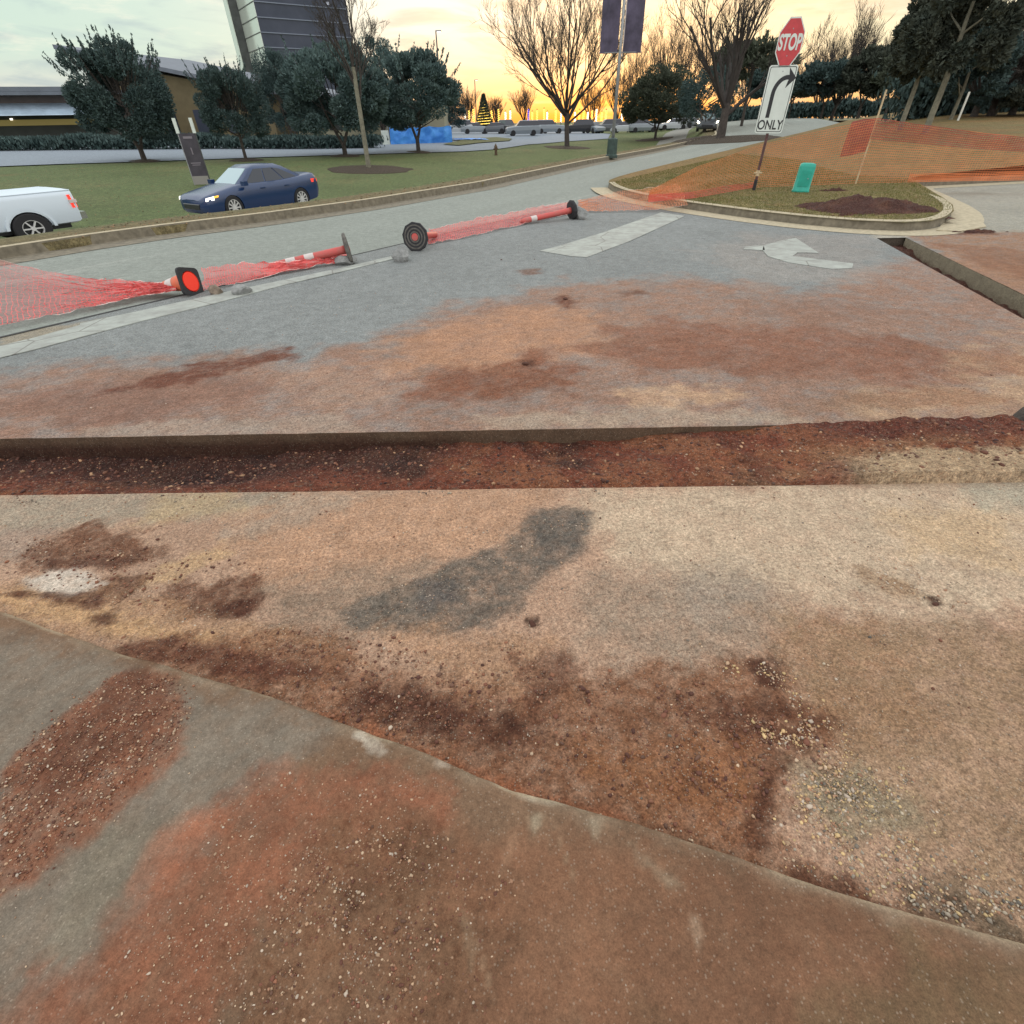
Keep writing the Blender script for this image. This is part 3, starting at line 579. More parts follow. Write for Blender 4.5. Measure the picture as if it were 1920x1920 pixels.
def cdt_sheet(name, poly, spacing, zf, mat_, colf, dens=None):
    poly = np.asarray(poly, float); n = len(poly); B = []
    for i in range(n):
        a, b_ = poly[i], poly[(i+1) % n]; L = np.hypot(*(b_-a)); m_ = .5*(a+b_); st = spacing*(dens(*m_) if dens else 1); k = max(1, int(L/st))
        for j in range(k): B.append(a+(b_-a)*j/k)
    nb = len(B); x0, y0 = poly.min(0); x1, y1 = poly.max(0); I = []
    r = max(2.0, np.hypot(*poly.T).min())
    while r < np.hypot(*poly.T).max():
        st = spacing*(dens(0, r) if dens else 1); nth = int(PI*r/st)
        th = np.linspace(-PI/2, PI/2, nth)+rng.random()*st/r; I += [(r*math.sin(t_), r*math.cos(t_)) for t_ in th]; r += st
    I = np.array(I); sd = pip_sd(I[:, 0], I[:, 1], poly); dd = np.array([dens(*q) if dens else 1 for q in I])*spacing*.4
    I = I[sd < -dd]; V = [Vector((float(p[0]), float(p[1]))) for p in B]+[Vector((float(p[0]), float(p[1]))) for p in I]
    ov, oe, of, *_ = delaunay_2d_cdt(V, [], [list(range(nb))], 1, 1e-4)
    v = np.array([(p.x, p.y) for p in ov]); f = np.array([q for q in of if len(q) == 3]); Z = zf(v[:, 0], v[:, 1])
    return raw_mesh(name, np.c_[v, Z], f, mat_, colf(v[:, 0], v[:, 1]))
def isl_col(x, y):
    c = np.empty(x.shape+(4,)); c[...] = (*alb(122, 112, 70), .9)
    blend(c, sstep(-.1, .5, fbm(x, y, .8, 4, 120))*.6, (134, 122, 78), .9); blend(c, sstep(0, .5, fbm(x, y, 2, 4, 121))*.5, (88, 98, 54), .9)
    blend(c, sstep(15, 19, np.hypot(x, y))*sstep(-.5, .3, fbm(x, y, .5, 4, 123))*.55, (146, 112, 66), .9); blend(c, sstep(.2, .5, fbm(x, y, 3, 4, 124))*.5, (134, 100, 62), .9)
    return c
hf = np.array(hull); hf = hf[:-1] if False else hf
ISL = tag(cdt_sheet('grass_island', hf, .16, island_z, GRM, isl_col, lambda x, y: max(1, np.hypot(x, y)/14)), kind='structure')
fr = np.array(front[:-1])
sweep('kerb', fr, [(-.52, .010), (-.02, .008), (0, .0), (.02, .14), (.16, .150), (.18, .06)], lambda x, y: 0, [KM, KMG], [0, 0, 1, 0, 0])
# apron of concrete at the island's right tip
ap = wpoly([(1768, 420), (1800, 405), (1840, 416), (1848, 427), (1800, 436), (1755, 434)])
m = MB(); m.prism([tuple(p) for p in ap], .0, .022); tag(m.build('kerb_apron', KM), kind='structure')
# parking lots beyond the far verge -----------------------------------
LM = ground_mat('lot_asphalt', .5, .1, 20, 5)
def lot_col(x, y):
    c = np.empty(x.shape+(4,)); c[...] = (*alb(138, 150, 158), 0); c[..., :3] *= (1+.08*fbm(x, y, .15, 4, 130))[..., None]; return c
def far_sheet(name, px, dz, colf, m_=None, sp=2.2):
    P = [gt(*p)[:2] for p in px]
    return cdt_sheet(name, P, sp, lambda x, y: terr(x, y)+dz, m_ or LM, colf)
tag(far_sheet('parking_lot', [(-60, 316), (120, 309), (250, 305), (500, 296), (700, 290), (870, 285), (930, 281), (990, 272), (1060, 266), (1140, 261), (1145, 252), (1080, 247), (860, 246), (700, 255), (500, 266), (270, 272), (-60, 279)], .05, lot_col), kind='structure')
def g2(x, y):
    c = np.empty(x.shape+(4,)); c[...] = (*alb(104, 110, 74), .8); return c
tag(far_sheet('grass_strip', [(830, 273), (880, 262), (930, 259), (960, 262), (955, 266), (900, 270), (860, 275)], .12, g2, GRM, 1.0), kind='structure')
# road markings ---------------------------------------------------------
def mark_mat():
    m = mat('worn_road_paint', (.5, .55, .53), .8)
    nt = m.node_tree; N = nt.nodes; L = nt.links; b_ = N['Principled BSDF']; g = N.new('ShaderNodeNewGeometry')
    n = N.new('ShaderNodeTexNoise'); n.inputs['Scale'].default_value = 3.5; n.inputs['Detail'].default_value = 9; n.inputs['Roughness'].default_value = .72; L.new(g.outputs['Position'], n.inputs['Vector'])
    mr = N.new('ShaderNodeMapRange'); L.new(n.outputs[0], mr.inputs[0]); mr.inputs[1].default_value = .40; mr.inputs[2].default_value = .60
    vo = N.new('ShaderNodeTexVoronoi'); vo.feature = 'DISTANCE_TO_EDGE'; vo.inputs['Scale'].default_value = 1.1; L.new(g.outputs['Position'], vo.inputs['Vector'])
    cr = N.new('ShaderNodeMapRange'); L.new(vo.outputs['Distance'], cr.inputs[0]); cr.inputs[1].default_value = .002; cr.inputs[2].default_value = .014
    x = N.new('ShaderNodeMix'); x.data_type = 'RGBA'; L.new(mr.outputs[0], x.inputs[0]); x.inputs[6].default_value = (*alb(152, 156, 148), 1); x.inputs[7].default_value = (*alb(176, 184, 174), 1)
    y = N.new('ShaderNodeMix'); y.data_type = 'RGBA'; L.new(cr.outputs[0], y.inputs[0]); y.inputs[6].default_value = (*alb(126, 126, 118), 1); L.new(x.outputs[2], y.inputs[7]); L.new(y.outputs[2], b_.inputs['Base Color']); return m
MM = mark_mat()
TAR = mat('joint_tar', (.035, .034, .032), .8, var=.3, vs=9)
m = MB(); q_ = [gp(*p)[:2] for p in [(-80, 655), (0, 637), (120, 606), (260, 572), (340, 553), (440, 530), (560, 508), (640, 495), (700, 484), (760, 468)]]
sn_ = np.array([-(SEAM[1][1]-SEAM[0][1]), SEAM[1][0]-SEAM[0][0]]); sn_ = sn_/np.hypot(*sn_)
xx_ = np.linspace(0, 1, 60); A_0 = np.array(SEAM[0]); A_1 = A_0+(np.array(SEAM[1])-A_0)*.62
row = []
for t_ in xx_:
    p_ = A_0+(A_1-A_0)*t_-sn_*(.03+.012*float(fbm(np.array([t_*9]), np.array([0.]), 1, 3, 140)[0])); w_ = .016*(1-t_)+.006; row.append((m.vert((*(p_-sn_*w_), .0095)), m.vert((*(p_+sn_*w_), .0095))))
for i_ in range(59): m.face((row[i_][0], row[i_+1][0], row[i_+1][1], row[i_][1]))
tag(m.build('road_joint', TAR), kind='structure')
def marking(name, pxs):
    m = MB()
    for px in pxs: m.prism([tuple(gp(*p, .012)[:2]) for p in px], .006, .0125)
    return tag(m.build(name, MM), kind='structure')
marking('edge_line', [[(150, 606), (260, 583), (420, 548), (560, 519), (640, 502), (740, 479), (742, 484), (640, 509), (540, 532), (400, 569), (260, 603), (150, 632)], [(-60, 662), (60, 634), (150, 609), (150, 632), (60, 656), (-60, 684)]])
marking('stop_bar', [[(1012, 470), (1045, 462), (1130, 436), (1240, 398), (1284, 405), (1180, 452), (1100, 482), (1070, 480)]])
marking('turn_arrow', [[(1394, 467), (1398, 462), (1432, 460), (1434, 469)][::1], [(1432, 460), (1460, 452), (1492, 446), (1535, 474), (1495, 473), (1486, 480), (1600, 494), (1598, 502), (1560, 504), (1480, 492), (1440, 480), (1430, 469)]])
# ================================================================== LOOSE STONES AND CLODS (nobody could count them)
_t = (1+5**.5)/2
ICO = np.array([(-1, _t, 0), (1, _t, 0), (-1, -_t, 0), (1, -_t, 0), (0, -1, _t), (0, 1, _t), (0, -1, -_t), (0, 1, -_t), (_t, 0, -1), (_t, 0, 1), (-_t, 0, -1), (-_t, 0, 1)])/math.hypot(1, _t)
ICF = np.array([(0, 11, 5), (0, 5, 1), (0, 1, 7), (0, 7, 10), (0, 10, 11), (1, 5, 9), (5, 11, 4), (11, 10, 2), (10, 7, 6), (7, 1, 8), (3, 9, 4), (3, 4, 2), (3, 2, 6), (3, 6, 8), (3, 8, 9), (4, 9, 5), (2, 4, 11), (6, 2, 10), (8, 6, 7), (9, 8, 1)])
def scatter(name, x, y, z, size, cols, mat_, smooth=True):
    n = len(x); V = np.repeat(ICO[None], n, 0)*(1+rng.normal(0, .16, (n, 12, 1)))
    V *= np.stack([rng.uniform(.75, 1.3, n), rng.uniform(.6, 1.0, n), rng.uniform(.4, .75, n)], -1)[:, None]
    a = rng.uniform(0, 2*PI, n); ca, sa = np.cos(a)[:, None], np.sin(a)[:, None]
    X = V[..., 0]*ca-V[..., 1]*sa; Y = V[..., 0]*sa+V[..., 1]*ca
    P = np.stack([X*size[:, None]+x[:, None], Y*size[:, None]+y[:, None], V[..., 2]*size[:, None]+z[:, None]+size[:, None]*.28], -1).reshape(-1, 3)
    F = (ICF[None]+np.arange(n)[:, None, None]*12).reshape(-1, 3)
    C = np.repeat(np.c_[cols, np.zeros(n)], 12, 0)
    return raw_mesh(name, P, F, mat_, C, smooth)
SM = bpy.data.materials.new('pebble'); SM.use_nodes = True
_a_ = SM.node_tree.nodes.new('ShaderNodeAttribute'); _a_.attribute_name = 'paint'; SM.node_tree.links.new(_a_.outputs[0], SM.node_tree.nodes['Principled BSDF'].inputs['Base Color']); SM.node_tree.nodes['Principled BSDF'].inputs['Roughness'].default_value = .8
def zones(spec):
    """spec: (px polygon, count, min size, max size, palette) -> stone positions inside the polygons"""
    X, Y, S, C = [], [], [], []
    for px, n, s0, s1, pal in spec:
        P = wpoly(px); lo, hi = P.min(0), P.max(0); q = rng.uniform(lo, hi, (n*4, 2)); soft = rng.normal(0, .035, len(q))
        d = pip_sd(q[:, 0], q[:, 1], P)+soft+fbm(q[:, 0], q[:, 1], 4, 3, 301)*.09; q = q[d < 0][:n]
        s = s0+(s1-s0)*rng.power(.45, len(q))*rng.uniform(.3, 1, len(q)); X.append(q[:, 0]); Y.append(q[:, 1]); S.append(s)
        c = np.array([alb(*pal[i]) for i in rng.integers(0, len(pal), len(q))])*rng.uniform(.75, 1.2, (len(q), 1)); C.append(c)
    return np.concatenate(X), np.concatenate(Y), np.concatenate(S), np.concatenate(C)
PALE = [(198, 174, 144), (186, 156, 124), (170, 138, 108), (190, 176, 156), (160, 122, 94)]
EARTH = [(120, 76, 56), (98, 60, 44), (142, 96, 70), (110, 80, 62)]
GREY = [(156, 146, 128), (124, 116, 102), (184, 172, 148), (104, 98, 88)]
FULL = [(-300, 935), (2200, 900), (2200, 1800), (-300, 1050)]
x, y, s, c = zones([
 (FULL, 14000, .0012, .0038, PALE+GREY+EARTH), (FULL, 2600, .002, .0055, PALE+GREY), (FULL, 900, .003, .0085, PALE),
 ([(640, 1150), (1000, 950), (1110, 960), (1000, 1140), (820, 1200)], 900, .002, .006, GREY+PALE),
 ([(220, 1210), (560, 1180), (1000, 1250), (1560, 1350), (1450, 1560), (700, 1400)], 5200, .0016, .0065, EARTH+EARTH+[PALE[2], PALE[4]]),
 ([(1380, 1240), (1440, 1240), (1600, 1400), (1560, 1640), (1470, 1620), (1450, 1420)], 1500, .002, .0095, PALE+[(210, 182, 130), (200, 168, 120)]),
 ([(1480, 1440), (1700, 1450), (1920, 1700), (1800, 1740), (1480, 1620)], 2200, .002, .0075, PALE+GREY+[(196, 172, 124)]*3),
 ([(40, 1000), (500, 1080), (480, 1170), (40, 1080)], 700, .002, .008, EARTH+PALE),
 ([(850, 1440), (1300, 1570), (1320, 1590), (850, 1460)], 120, .003, .009, PALE),
 ([(1620, 1040), (1700, 1070), (1780, 1130), (1680, 1120)], 90, .003, .008, PALE),
])
ok = (y > slab_y(x)+.012) & (y < TNa+TNb*x-.01); x, y, s, c = x[ok], y[ok], s[ok], c[ok]
tag(scatter('loose_gravel', x, y, fbm(x, y, 1.6, 3, 40)*.006-.001, s, c, SM), kind='stuff')
x, y, s, c = zones([
 ([(400, 1560), (520, 1455), (700, 1450), (860, 1500), (860, 1600), (620, 1900), (560, 2100), (100, 2100)], 1500, .0012, .0052, PALE),
 ([(600, 1560), (1000, 1640), (900, 1900), (760, 2100), (430, 2000)], 2600, .0015, .0065, PALE+EARTH+EARTH),
 ([(20, 1450), (230, 1270), (345, 1270), (340, 1400), (60, 1640), (-100, 1700)], 2600, .002, .0065, EARTH+EARTH+PALE),
 ([(-200, 1200), (600, 1380), (1900, 1800), (2200, 2200), (-300, 2200)], 380, .0008, .0038, PALE)])
ok = y < slab_y(x)-.015; x, y, s, c = x[ok], y[ok], s[ok], c[ok]
tag(scatter('loose_gravel', x, y, np.full(len(x), SH), s, c, SM), kind='stuff')
x, y, s, c = zones([([(220, 1205), (560, 1180), (1000, 1260), (1560, 1350), (1450, 1560), (700, 1400)], 420, .005, .013, EARTH+[(84, 50, 38)]), ([(40, 1000), (500, 1080), (480, 1170), (40, 1110)], 150, .005, .013, EARTH), ([(1640, 1640), (1940, 1660), (1940, 1780), (1800, 1750)], 90, .004, .009, GREY), (FULL, 120, .004, .009, EARTH+GREY), ([(-100, 925), (640, 912), (1450, 905), (1450, 922), (640, 930), (-100, 945)], 420, .002, .008, EARTH+GREY)])
ok = (y > slab_y(x)+.012) & (y < TNa+TNb*x-.01); x, y, s, c = x[ok], y[ok], s[ok], c[ok]
tag(scatter('dirt_crumbs', x, y, fbm(x, y, 1.6, 3, 40)*.006+.001, s, c, SM), kind='stuff')
# trench rubble
n = 13000; x = rng.uniform(-3.9, 4.2, n); u = rng.uniform(.02, .97, n); y = (TNa+TNb*x)*(1-u)+(TFa+TFb*x)*u
s = .003+.016*rng.power(.35, n)*rng.uniform(.2, 1, n); pal = np.array([alb(*q) for q in EARTH+EARTH+[(84, 50, 40), (70, 44, 36), (190, 150, 112)]])
c = pal[rng.integers(0, len(pal), n)]*rng.uniform(.6, 1.15, (n, 1)); right = (x > .9) & (u < .7) & (rng.random(n) < .6); c[right] = np.array([alb(*q) for q in PALE])[rng.integers(0, 5, right.sum())]*.9
s[right] *= .6
tag(scatter('trench_rubble', x, y, trench_z(x, y)-.004, s, c, SM), kind='stuff')
x, y, s, c = zones([([(0, 720), (700, 650), (1100, 530), (1900, 520), (1900, 785), (0, 815)], 2600, .002, .008, PALE+EARTH), ([(0, 700), (340, 600), (1200, 440), (1600, 500), (600, 640)], 900, .003, .008, PALE+GREY)])
ok = (y > TFa+.03) & (x < T2(y)-.02); x, y, s, c = x[ok], y[ok], s[ok], c[ok]
tag(scatter('loose_gravel', x, y, np.full(len(x), .003), s, c, SM), kind='stuff')
# ================================================================== MATERIALS FOR OBJECTS
M_ = {}
M_['black'] = mat('black_rubber', (.022, .022, .024), .75, var=.3, vs=25, bump=.2, bs=120)
M_['dusty_rubber'] = mat('dusty_rubber', (.07, .065, .058), .9, col2=(.16, .15, .13), vs=14, bump=.3, bs=90)
M_['orange'] = mat('safety_orange_plastic', (.74, .13, .05), .55, col2=(.50, .17, .10), vs=9)
M_['orange_in'] = mat('safety_orange_inner', (.95, .045, .02), .45)
M_['red'] = mat('faded_red_plastic', (.58, .07, .06), .55, col2=(.40, .12, .10), vs=8)
M_['band'] = mat('reflective_band', (.52, .46, .43), .5, col2=(.62, .56, .52), vs=14)
M_['net'] = mat('fence_plastic_red', (.66, .10, .09), .5, var=.15, vs=5)
M_['net_o'] = mat('fence_plastic_orange', (.66, .20, .065), .5, var=.2, vs=3)
M_['net_d'] = mat('fence_plastic_dark', (.30, .05, .04), .55, var=.3, vs=3)
M_['pale_edge'] = mat('pale_net_edge', (.80, .62, .55), .5)  # pale edge strands of the nets, sparkle put into their colour
M_['rock'] = mat('broken_concrete', tuple(alb(146, 150, 146)), .9, var=.25, vs=22, bump=.6, bs=50)
M_['rock2'] = mat('dirty_concrete', tuple(alb(140, 128, 112)), .9, var=.3, vs=22, bump=.6, bs=50)
M_['steel'] = mat('galvanised_steel', (.30, .31, .31), .5, metal=.5, var=.2, vs=20)
M_['rust'] = mat('rusty_post', (.10, .05, .045), .8, var=.4, vs=12)
M_['white'] = mat('sign_white', (.62, .68, .62), .45, var=.06, vs=6)
M_['signred'] = mat('sign_red', (.50, .045, .05), .45, var=.12, vs=9)
M_['ink'] = mat('sign_black', (.015, .016, .018), .5)
M_['teal'] = mat('teal_plastic', (.015, .33, .24), .45, var=.15, vs=6)
M_['wood'] = mat('stake_wood', (.52, .40, .24), .85, var=.2, vs=20)
M_['stakew'] = mat('stake_white', (.66, .66, .58), .8, var=.1, vs=20)
# ------------------------------------------------------------------ plastic barrier net
def net(name, bot, top, mats, cell=(.055, .05), strand=(.006, .009), nu=None, sag=0, wob=.03, crumple=0, seed=0, parent=None, pale_edge=None):
    """bot/top: 3-D polylines; real strands with holes between them"""
    bot = np.asarray(bot, float); top = np.asarray(top, float)
    def res(P, n):
        L = np.r_[0, np.cumsum(np.linalg.norm(np.diff(P, axis=0), axis=1))]; t = np.linspace(0, L[-1], n); return np.stack([np.interp(t, L, P[:, i]) for i in range(3)], 1), L[-1]
    _, L = res((bot+top)/2 if len(bot) == len(top) else bot, 2); nu = max(4, int(L/cell[0])); W = np.linalg.norm(top[0]-bot[0])*.5+np.linalg.norm(top[-1]-bot[-1])*.5
    W = max(W, max(np.linalg.norm(top[i]-bot[i]) for i in range(min(len(top), len(bot))))); nv = max(3, int(W/cell[1]))
    n2 = nu+1
    def par(P, n):
        t = np.linspace(0, len(P)-1, n); return np.stack([np.interp(t, np.arange(len(P)), P[:, i]) for i in range(3)], 1)
    # smooth resample by arclength per side
    Bp = par(bot, n2); Tp = par(top, n2)
    for _ in range(2): Bp[1:-1] = (Bp[:-2]+2*Bp[1:-1]+Bp[2:])/4; Tp[1:-1] = (Tp[:-2]+2*Tp[1:-1]+Tp[2:])/4
    vv = np.linspace(0, 1, nv+1)[:, None, None]; G = Bp[None]*(1-vv)+Tp[None]*vv
    uu = np.linspace(0, L, n2)[None]; V_ = np.linspace(0, W, nv+1)[:, None]
    if sag: G[..., 2] -= sag*np.sin(vv[..., 0]*PI)
    G[..., 2] += wob*fbm(uu*1.0+V_*.2, V_*1.6, 1.3, 4, 430+seed)*np.sin(vv[..., 0]*PI*.5); G[..., 1] += wob*.8*fbm(uu, V_*2, 1.1, 3, 440+seed)
    if crumple:
        G[..., 2] += np.abs(fbm(uu+V_*.3, V_, 4.5, 3, 400+seed))*crumple
        G[..., 0] += fbm(uu, V_, 3.5, 3, 410+seed)*crumple*.7; G[..., 1] += fbm(uu, V_, 3.5, 3, 420+seed)*crumple*.7
    m = MB(); q = {}
    U = (np.roll(G, -1, 1)-G); U[:, -1] = U[:, -2]; U = U/(np.linalg.norm(U, axis=-1, keepdims=True)+1e-9)
    V = (np.roll(G, -1, 0)-G); V[-1] = V[-2]; V = V/(np.linalg.norm(V, axis=-1, keepdims=True)+1e-9)
    su, sv = strand
    for j in range(nv+1):                         # lengthwise strands
        a = G[j]-V[j]*sv/2; b = G[j]+V[j]*sv/2; m.m = 1 if (pale_edge and j in (0, nv)) else 0
        ia = [m.vert(p) for p in a]; ib = [m.vert(p) for p in b]
        for i in range(n2-1): m.face((ia[i], ia[i+1], ib[i+1], ib[i]))
    m.m = 0
    for i in range(n2):                            # cross strands
        a = G[:, i]-U[:, i]*su/2; b = G[:, i]+U[:, i]*su/2; a[:, 2] += .0015; b[:, 2] += .0015
        ia = [m.vert(p) for p in a]; ib = [m.vert(p) for p in b]
        for j in range(nv): m.face((ia[j], ia[j+1], ib[j+1], ib[j]))
    o = m.build(name, mats, parent, normals=False); return o
g3 = lambda px, py, z=0.0: gp(px, py, z)
# lying nets, from left to right
def hz(P, h): return [p+np.array([0, 0, h]) for p in P]
n1 = net('barrier_net', [g3(-60, 628, .03), g3(60, 600, .03), g3(180, 575, .03), g3(260, 556, .04), g3(330, 546, .06)], [g3(-60, 476, .08), g3(60, 503, .10), g3(160, 524, .09), g3(250, 530, .10), g3(330, 532, .12)], [M_['net'], M_['pale_edge']], cell=(.065, .055), strand=(.0075, .0075), crumple=.04, seed=1, pale_edge=1)
tag(n1, 'flattened red plastic net spread on the road left of the fallen cone', 'barrier net')
n2 = net('barrier_net', [g3(385, 545, .02), g3(450, 531, .02), g3(520, 515, .02), g3(600, 500, .02), g3(650, 492, .02)], [g3(380, 508, .06), g3(450, 498, .08), g3(520, 496, .10), g3(600, 486, .10), g3(650, 474, .08)], [M_['net'], M_['pale_edge']], cell=(.034, .024), strand=(.007, .008), crumple=.06, seed=2, pale_edge=1)
tag(n2, 'bunched red plastic net between the fallen cone and the tilted round base', 'barrier net')
n3 = net('barrier_net', [g3(805, 458, .02), g3(880, 444, .02), g3(950, 428, .02), g3(1010, 414, .02), g3(1068, 402, .02)], [g3(805, 432, .05), g3(880, 414, .06), g3(950, 402, .07), g3(1010, 388, .09), g3(1068, 378, .09)], [M_['net'], M_['pale_edge']], cell=(.045, .035), strand=(.010, .010), crumple=.05, seed=3, pale_edge=1)
tag(n3, 'rumpled red plastic net running right from the black octagonal base', 'barrier net')
n4 = net('barrier_net', [g3(1085, 398, .02), g3(1130, 397, .02), g3(1180, 396, .03), g3(1230, 394, .05), g3(1290, 385, .17)], [g3(1085, 376, .10), g3(1130, 366, .08), g3(1170, 358, .10), g3(1210, 356, .22), g3(1270, 345, .25)], [M_['net_o'], M_['pale_edge']], cell=(.07, .045), strand=(.006, .008), crumple=.05, seed=4, pale_edge=1)
tag(n4, 'sagging orange net draped over the kerb tip of the grass island', 'barrier net')
# standing fence on the island: sheer net hung from the sign post and stakes
def zi(x, y): return float(island_z(x, y))
bpx = [(1215, 380), (1300, 373), (1410, 353), (1500, 349), (1604, 345), (1700, 343), (1800, 341), (1920, 339), (2050, 338)]
tpy = [358, 312, 270, 248, 222, 236, 251, 262, 268]
fb, ft, fm, fl = [], [], [], []
for (px, py), ty in zip(bpx, tpy):
    P = gr(px, py, zi); fb.append(P+[0, 0, .02]); lo, hi = 0, 4
    for _ in range(40):
        mid = (lo+hi)/2
        if pj(P+[0, 0, mid])[1] > ty: lo = mid
        else: hi = mid
    ft.append(P+[0, 0, mid])
t = empty('safety_fence', fb[4]); tag(t, 'sheer orange plastic mesh fence standing across the grass island', 'safety fence')
iv = lambda P: [p-fb[4] for p in P]
net('mesh_panel', iv(fb), iv(ft), [M_['net_o']], cell=(.06, .055), strand=(.0065, .0078), sag=0, parent=t)
mid_ = [a+(b_-a)*.70 for a, b_ in zip(fb, ft)]
off = np.array([.0, -.03, 0])
net('folded_edge', iv([p+off for p in mid_[4:]]), iv([p+off for p in ft[4:]]), [M_['net_d']], cell=(.05, .045), strand=(.009, .010), parent=t)
net('bottom_fold', iv([p+off for p in fb[5:]]), iv([p+off+[0, 0, .16] for p in fb[5:]]), [M_['net_o']], cell=(.05, .03), strand=(.014, .012), parent=t)
net('bottom_fold', iv([p+off for p in fb[:3]]), iv([p+off+[0, 0, .12] for p in fb[:3]]), [M_['net']], cell=(.05, .03), strand=(.010, .008), parent=t)
# bunched piece of net hanging left of the stake
q0 = fb[4]+(ft[4]-fb[4])*.55; q1 = ft[4]
net('bunched_net', iv([q0+[-.62, 0, -.15], q0+[-.3, .03, -.12], q0+[0, 0, -.05]]), iv([q1+[-.58, 0, -.06], q1+[-.3, .03, -.02], q1]), [M_['net_d']], cell=(.04, .035), strand=(.022, .022), parent=t)
def stake(px, py, ty, mat_, label, lean=0, r=.016, zf=zi, name='stake'):
    P = gr(px, py, zf); lo, hi = 0, 6
    for _ in range(40):
        mid = (lo+hi)/2
        if pj(P+[lean*mid, 0, mid])[1] > ty: lo = mid
        else: hi = mid
    m = MB(); m.loft([[(s_*r+lean*z, q_*r*.6, z) for s_, q_ in ((-1, -1), (1, -1), (1, 1), (-1, 1))] for z in (-.05, mid-.05, mid)], True, True)
    o = m.build(name, mat_); o.location = tuple(P); return tag(o, label, 'stake', 'wooden marker stakes')
stake(1604, 345, 168, M_['wood'], 'tall thin wooden stake holding up the orange mesh fence', r=.018)
stake(1796, 226, 172, M_['stakew'], 'pale stake standing on the grass rise behind the fence at right', r=.05)
# ------------------------------------------------------------------ sign post
P = gr(1413, 357, zi); root = empty('traffic_sign', P); tag(root, 'leaning red STOP sign above a white right turn ONLY sign on a dark post', 'traffic sign')
HT = 3.38; lean = .0
def up_(z): return (lean*z, 0, z)
m = MB(); m.loft([[(s_*.028, q_*.022, z) for s_, q_ in ((-1, -1), (1, -1), (1, .6), (.3, 1), (-.3, 1), (-1, .6))] for z in (-.05, .5, 1.5, 2.6, 3.05)], True, True); m.build('post', M_['rust'], root)
m = MB(); m.tube([(0, 0, .30), (0, 0, .42)], [.05, .045], 10); m.tube([(-.09, -.03, .36), (.09, -.03, .37)], .018, 6); m.build('post_collar', M_['wood'], root)
m = MB(); m.tube([(0, 0, -.05), (0, 0, .22)], .04, 8); m.build('post_sleeve', M_['black'], root)
def txt(body, size, loc, parent, mat_, name='legend', rot=(PI/2, 0, 0), sx=1, ex=.002, bold=0):
    cu = bpy.data.curves.new('t', 'FONT'); cu.body = body; cu.size = size; cu.align_x = 'CENTER'; cu.align_y = 'CENTER'; cu.extrude = ex; cu.offset = bold
    o = bpy.data.objects.new('t', cu); COL.objects.link(o); dg = bpy.context.evaluated_depsgraph_get(); me = bpy.data.meshes.new_from_object(o.evaluated_get(dg))
    bpy.data.objects.remove(o); me.materials.clear(); me.materials.append(mat_); r = bpy.data.objects.new(name, me); COL.objects.link(r); r.parent = parent; r.location = loc; r.rotation_euler = rot; r.scale = (sx, 1, 1); return r
def rrect(w, h, r, n=5):
    o = []
    for cx, cy, a0 in ((w/2-r, h/2-r, 0), (-w/2+r, h/2-r, 90), (-w/2+r, -h/2+r, 180), (w/2-r, -h/2+r, 270)):
        for k in range(n): a = math.radians(a0+90*k/(n-1)); o.append((cx+r*math.cos(a), cy+r*math.sin(a)))
    return o
def plate(m, pts, cx, cz, y0, y1, ang=0):
    M = Matrix.Translation((cx, 0, cz))@Matrix.Rotation(PI/2, 4, 'X'); m.prism(pts, -y0, -y1, M)
SZ = 2.74
ow = .40/math.cos(PI/8); oct_ = [(ow*math.cos(PI/8+k*PI/4), ow*math.sin(PI/8+k*PI/4)) for k in range(8)]; octs = [(p[0]*.93, p[1]*.93) for p in oct_]
sy = -.030
# the stop panel is turned a little on the post
hs = empty('stop_panel', (0, 0, 0)); bpy.data.objects.remove(hs)
oct_ = [(a*.64, b_*1.02) for a, b_ in oct_]; octs = [(a*.64, b_*1.02) for a, b_ in octs]
m = MB(); plate(m, oct_, 0, SZ, sy, sy-.004); sp_ = m.build('stop_panel', M_['white'], root)
m = MB(); plate(m, octs, 0, SZ, sy-.005, sy-.007); m.build('red_field', M_['signred'], sp_)
tt = txt('STOP', .36, (0, sy-.010, SZ-.01), sp_, M_['white'], sx=.53, bold=.012)
AZ0 = 1.76; AW, AH = .60, 1.22
m = MB(); plate(m, rrect(AW, AH, .05), 0, AZ0, sy, sy-.004); rp = m.build('turn_panel', M_['white'], root)
brd = rrect(AW-.05, AH-.05, .035); brd2 = rrect(AW-.075, AH-.075, .03); m = MB(); n_ = len(brd)
vo_ = [m.vert((p[0], sy-.0055, AZ0+p[1])) for p in brd]; vi_ = [m.vert((p[0], sy-.0055, AZ0+p[1])) for p in brd2]
for k in range(n_): m.face((vo_[k], vo_[(k+1) % n_], vi_[(k+1) % n_], vi_[k]))
m.build('border', M_['ink'], rp)
ctr = []; wd = .066
for k in range(13):
    a = PI-(PI/2+.12)*k/12; ctr.append((.20+.24*math.cos(a)-.06, .10+.30*math.sin(a)))
ctr = [(-.10, -.32), (-.10, -.1)]+ctr
L_, R_ = [], []
for i, c_ in enumerate(ctr):
    a, b_ = ctr[max(i-1, 0)], ctr[min(i+1, len(ctr)-1)]; dx, dz = b_[0]-a[0], b_[1]-a[1]; l = math.hypot(dx, dz)
    L_.append((c_[0]-dz/l*wd*.62, c_[1]+dx/l*wd*.62)); R_.append((c_[0]+dz/l*wd*.62, c_[1]-dx/l*wd*.62))
m = MB()
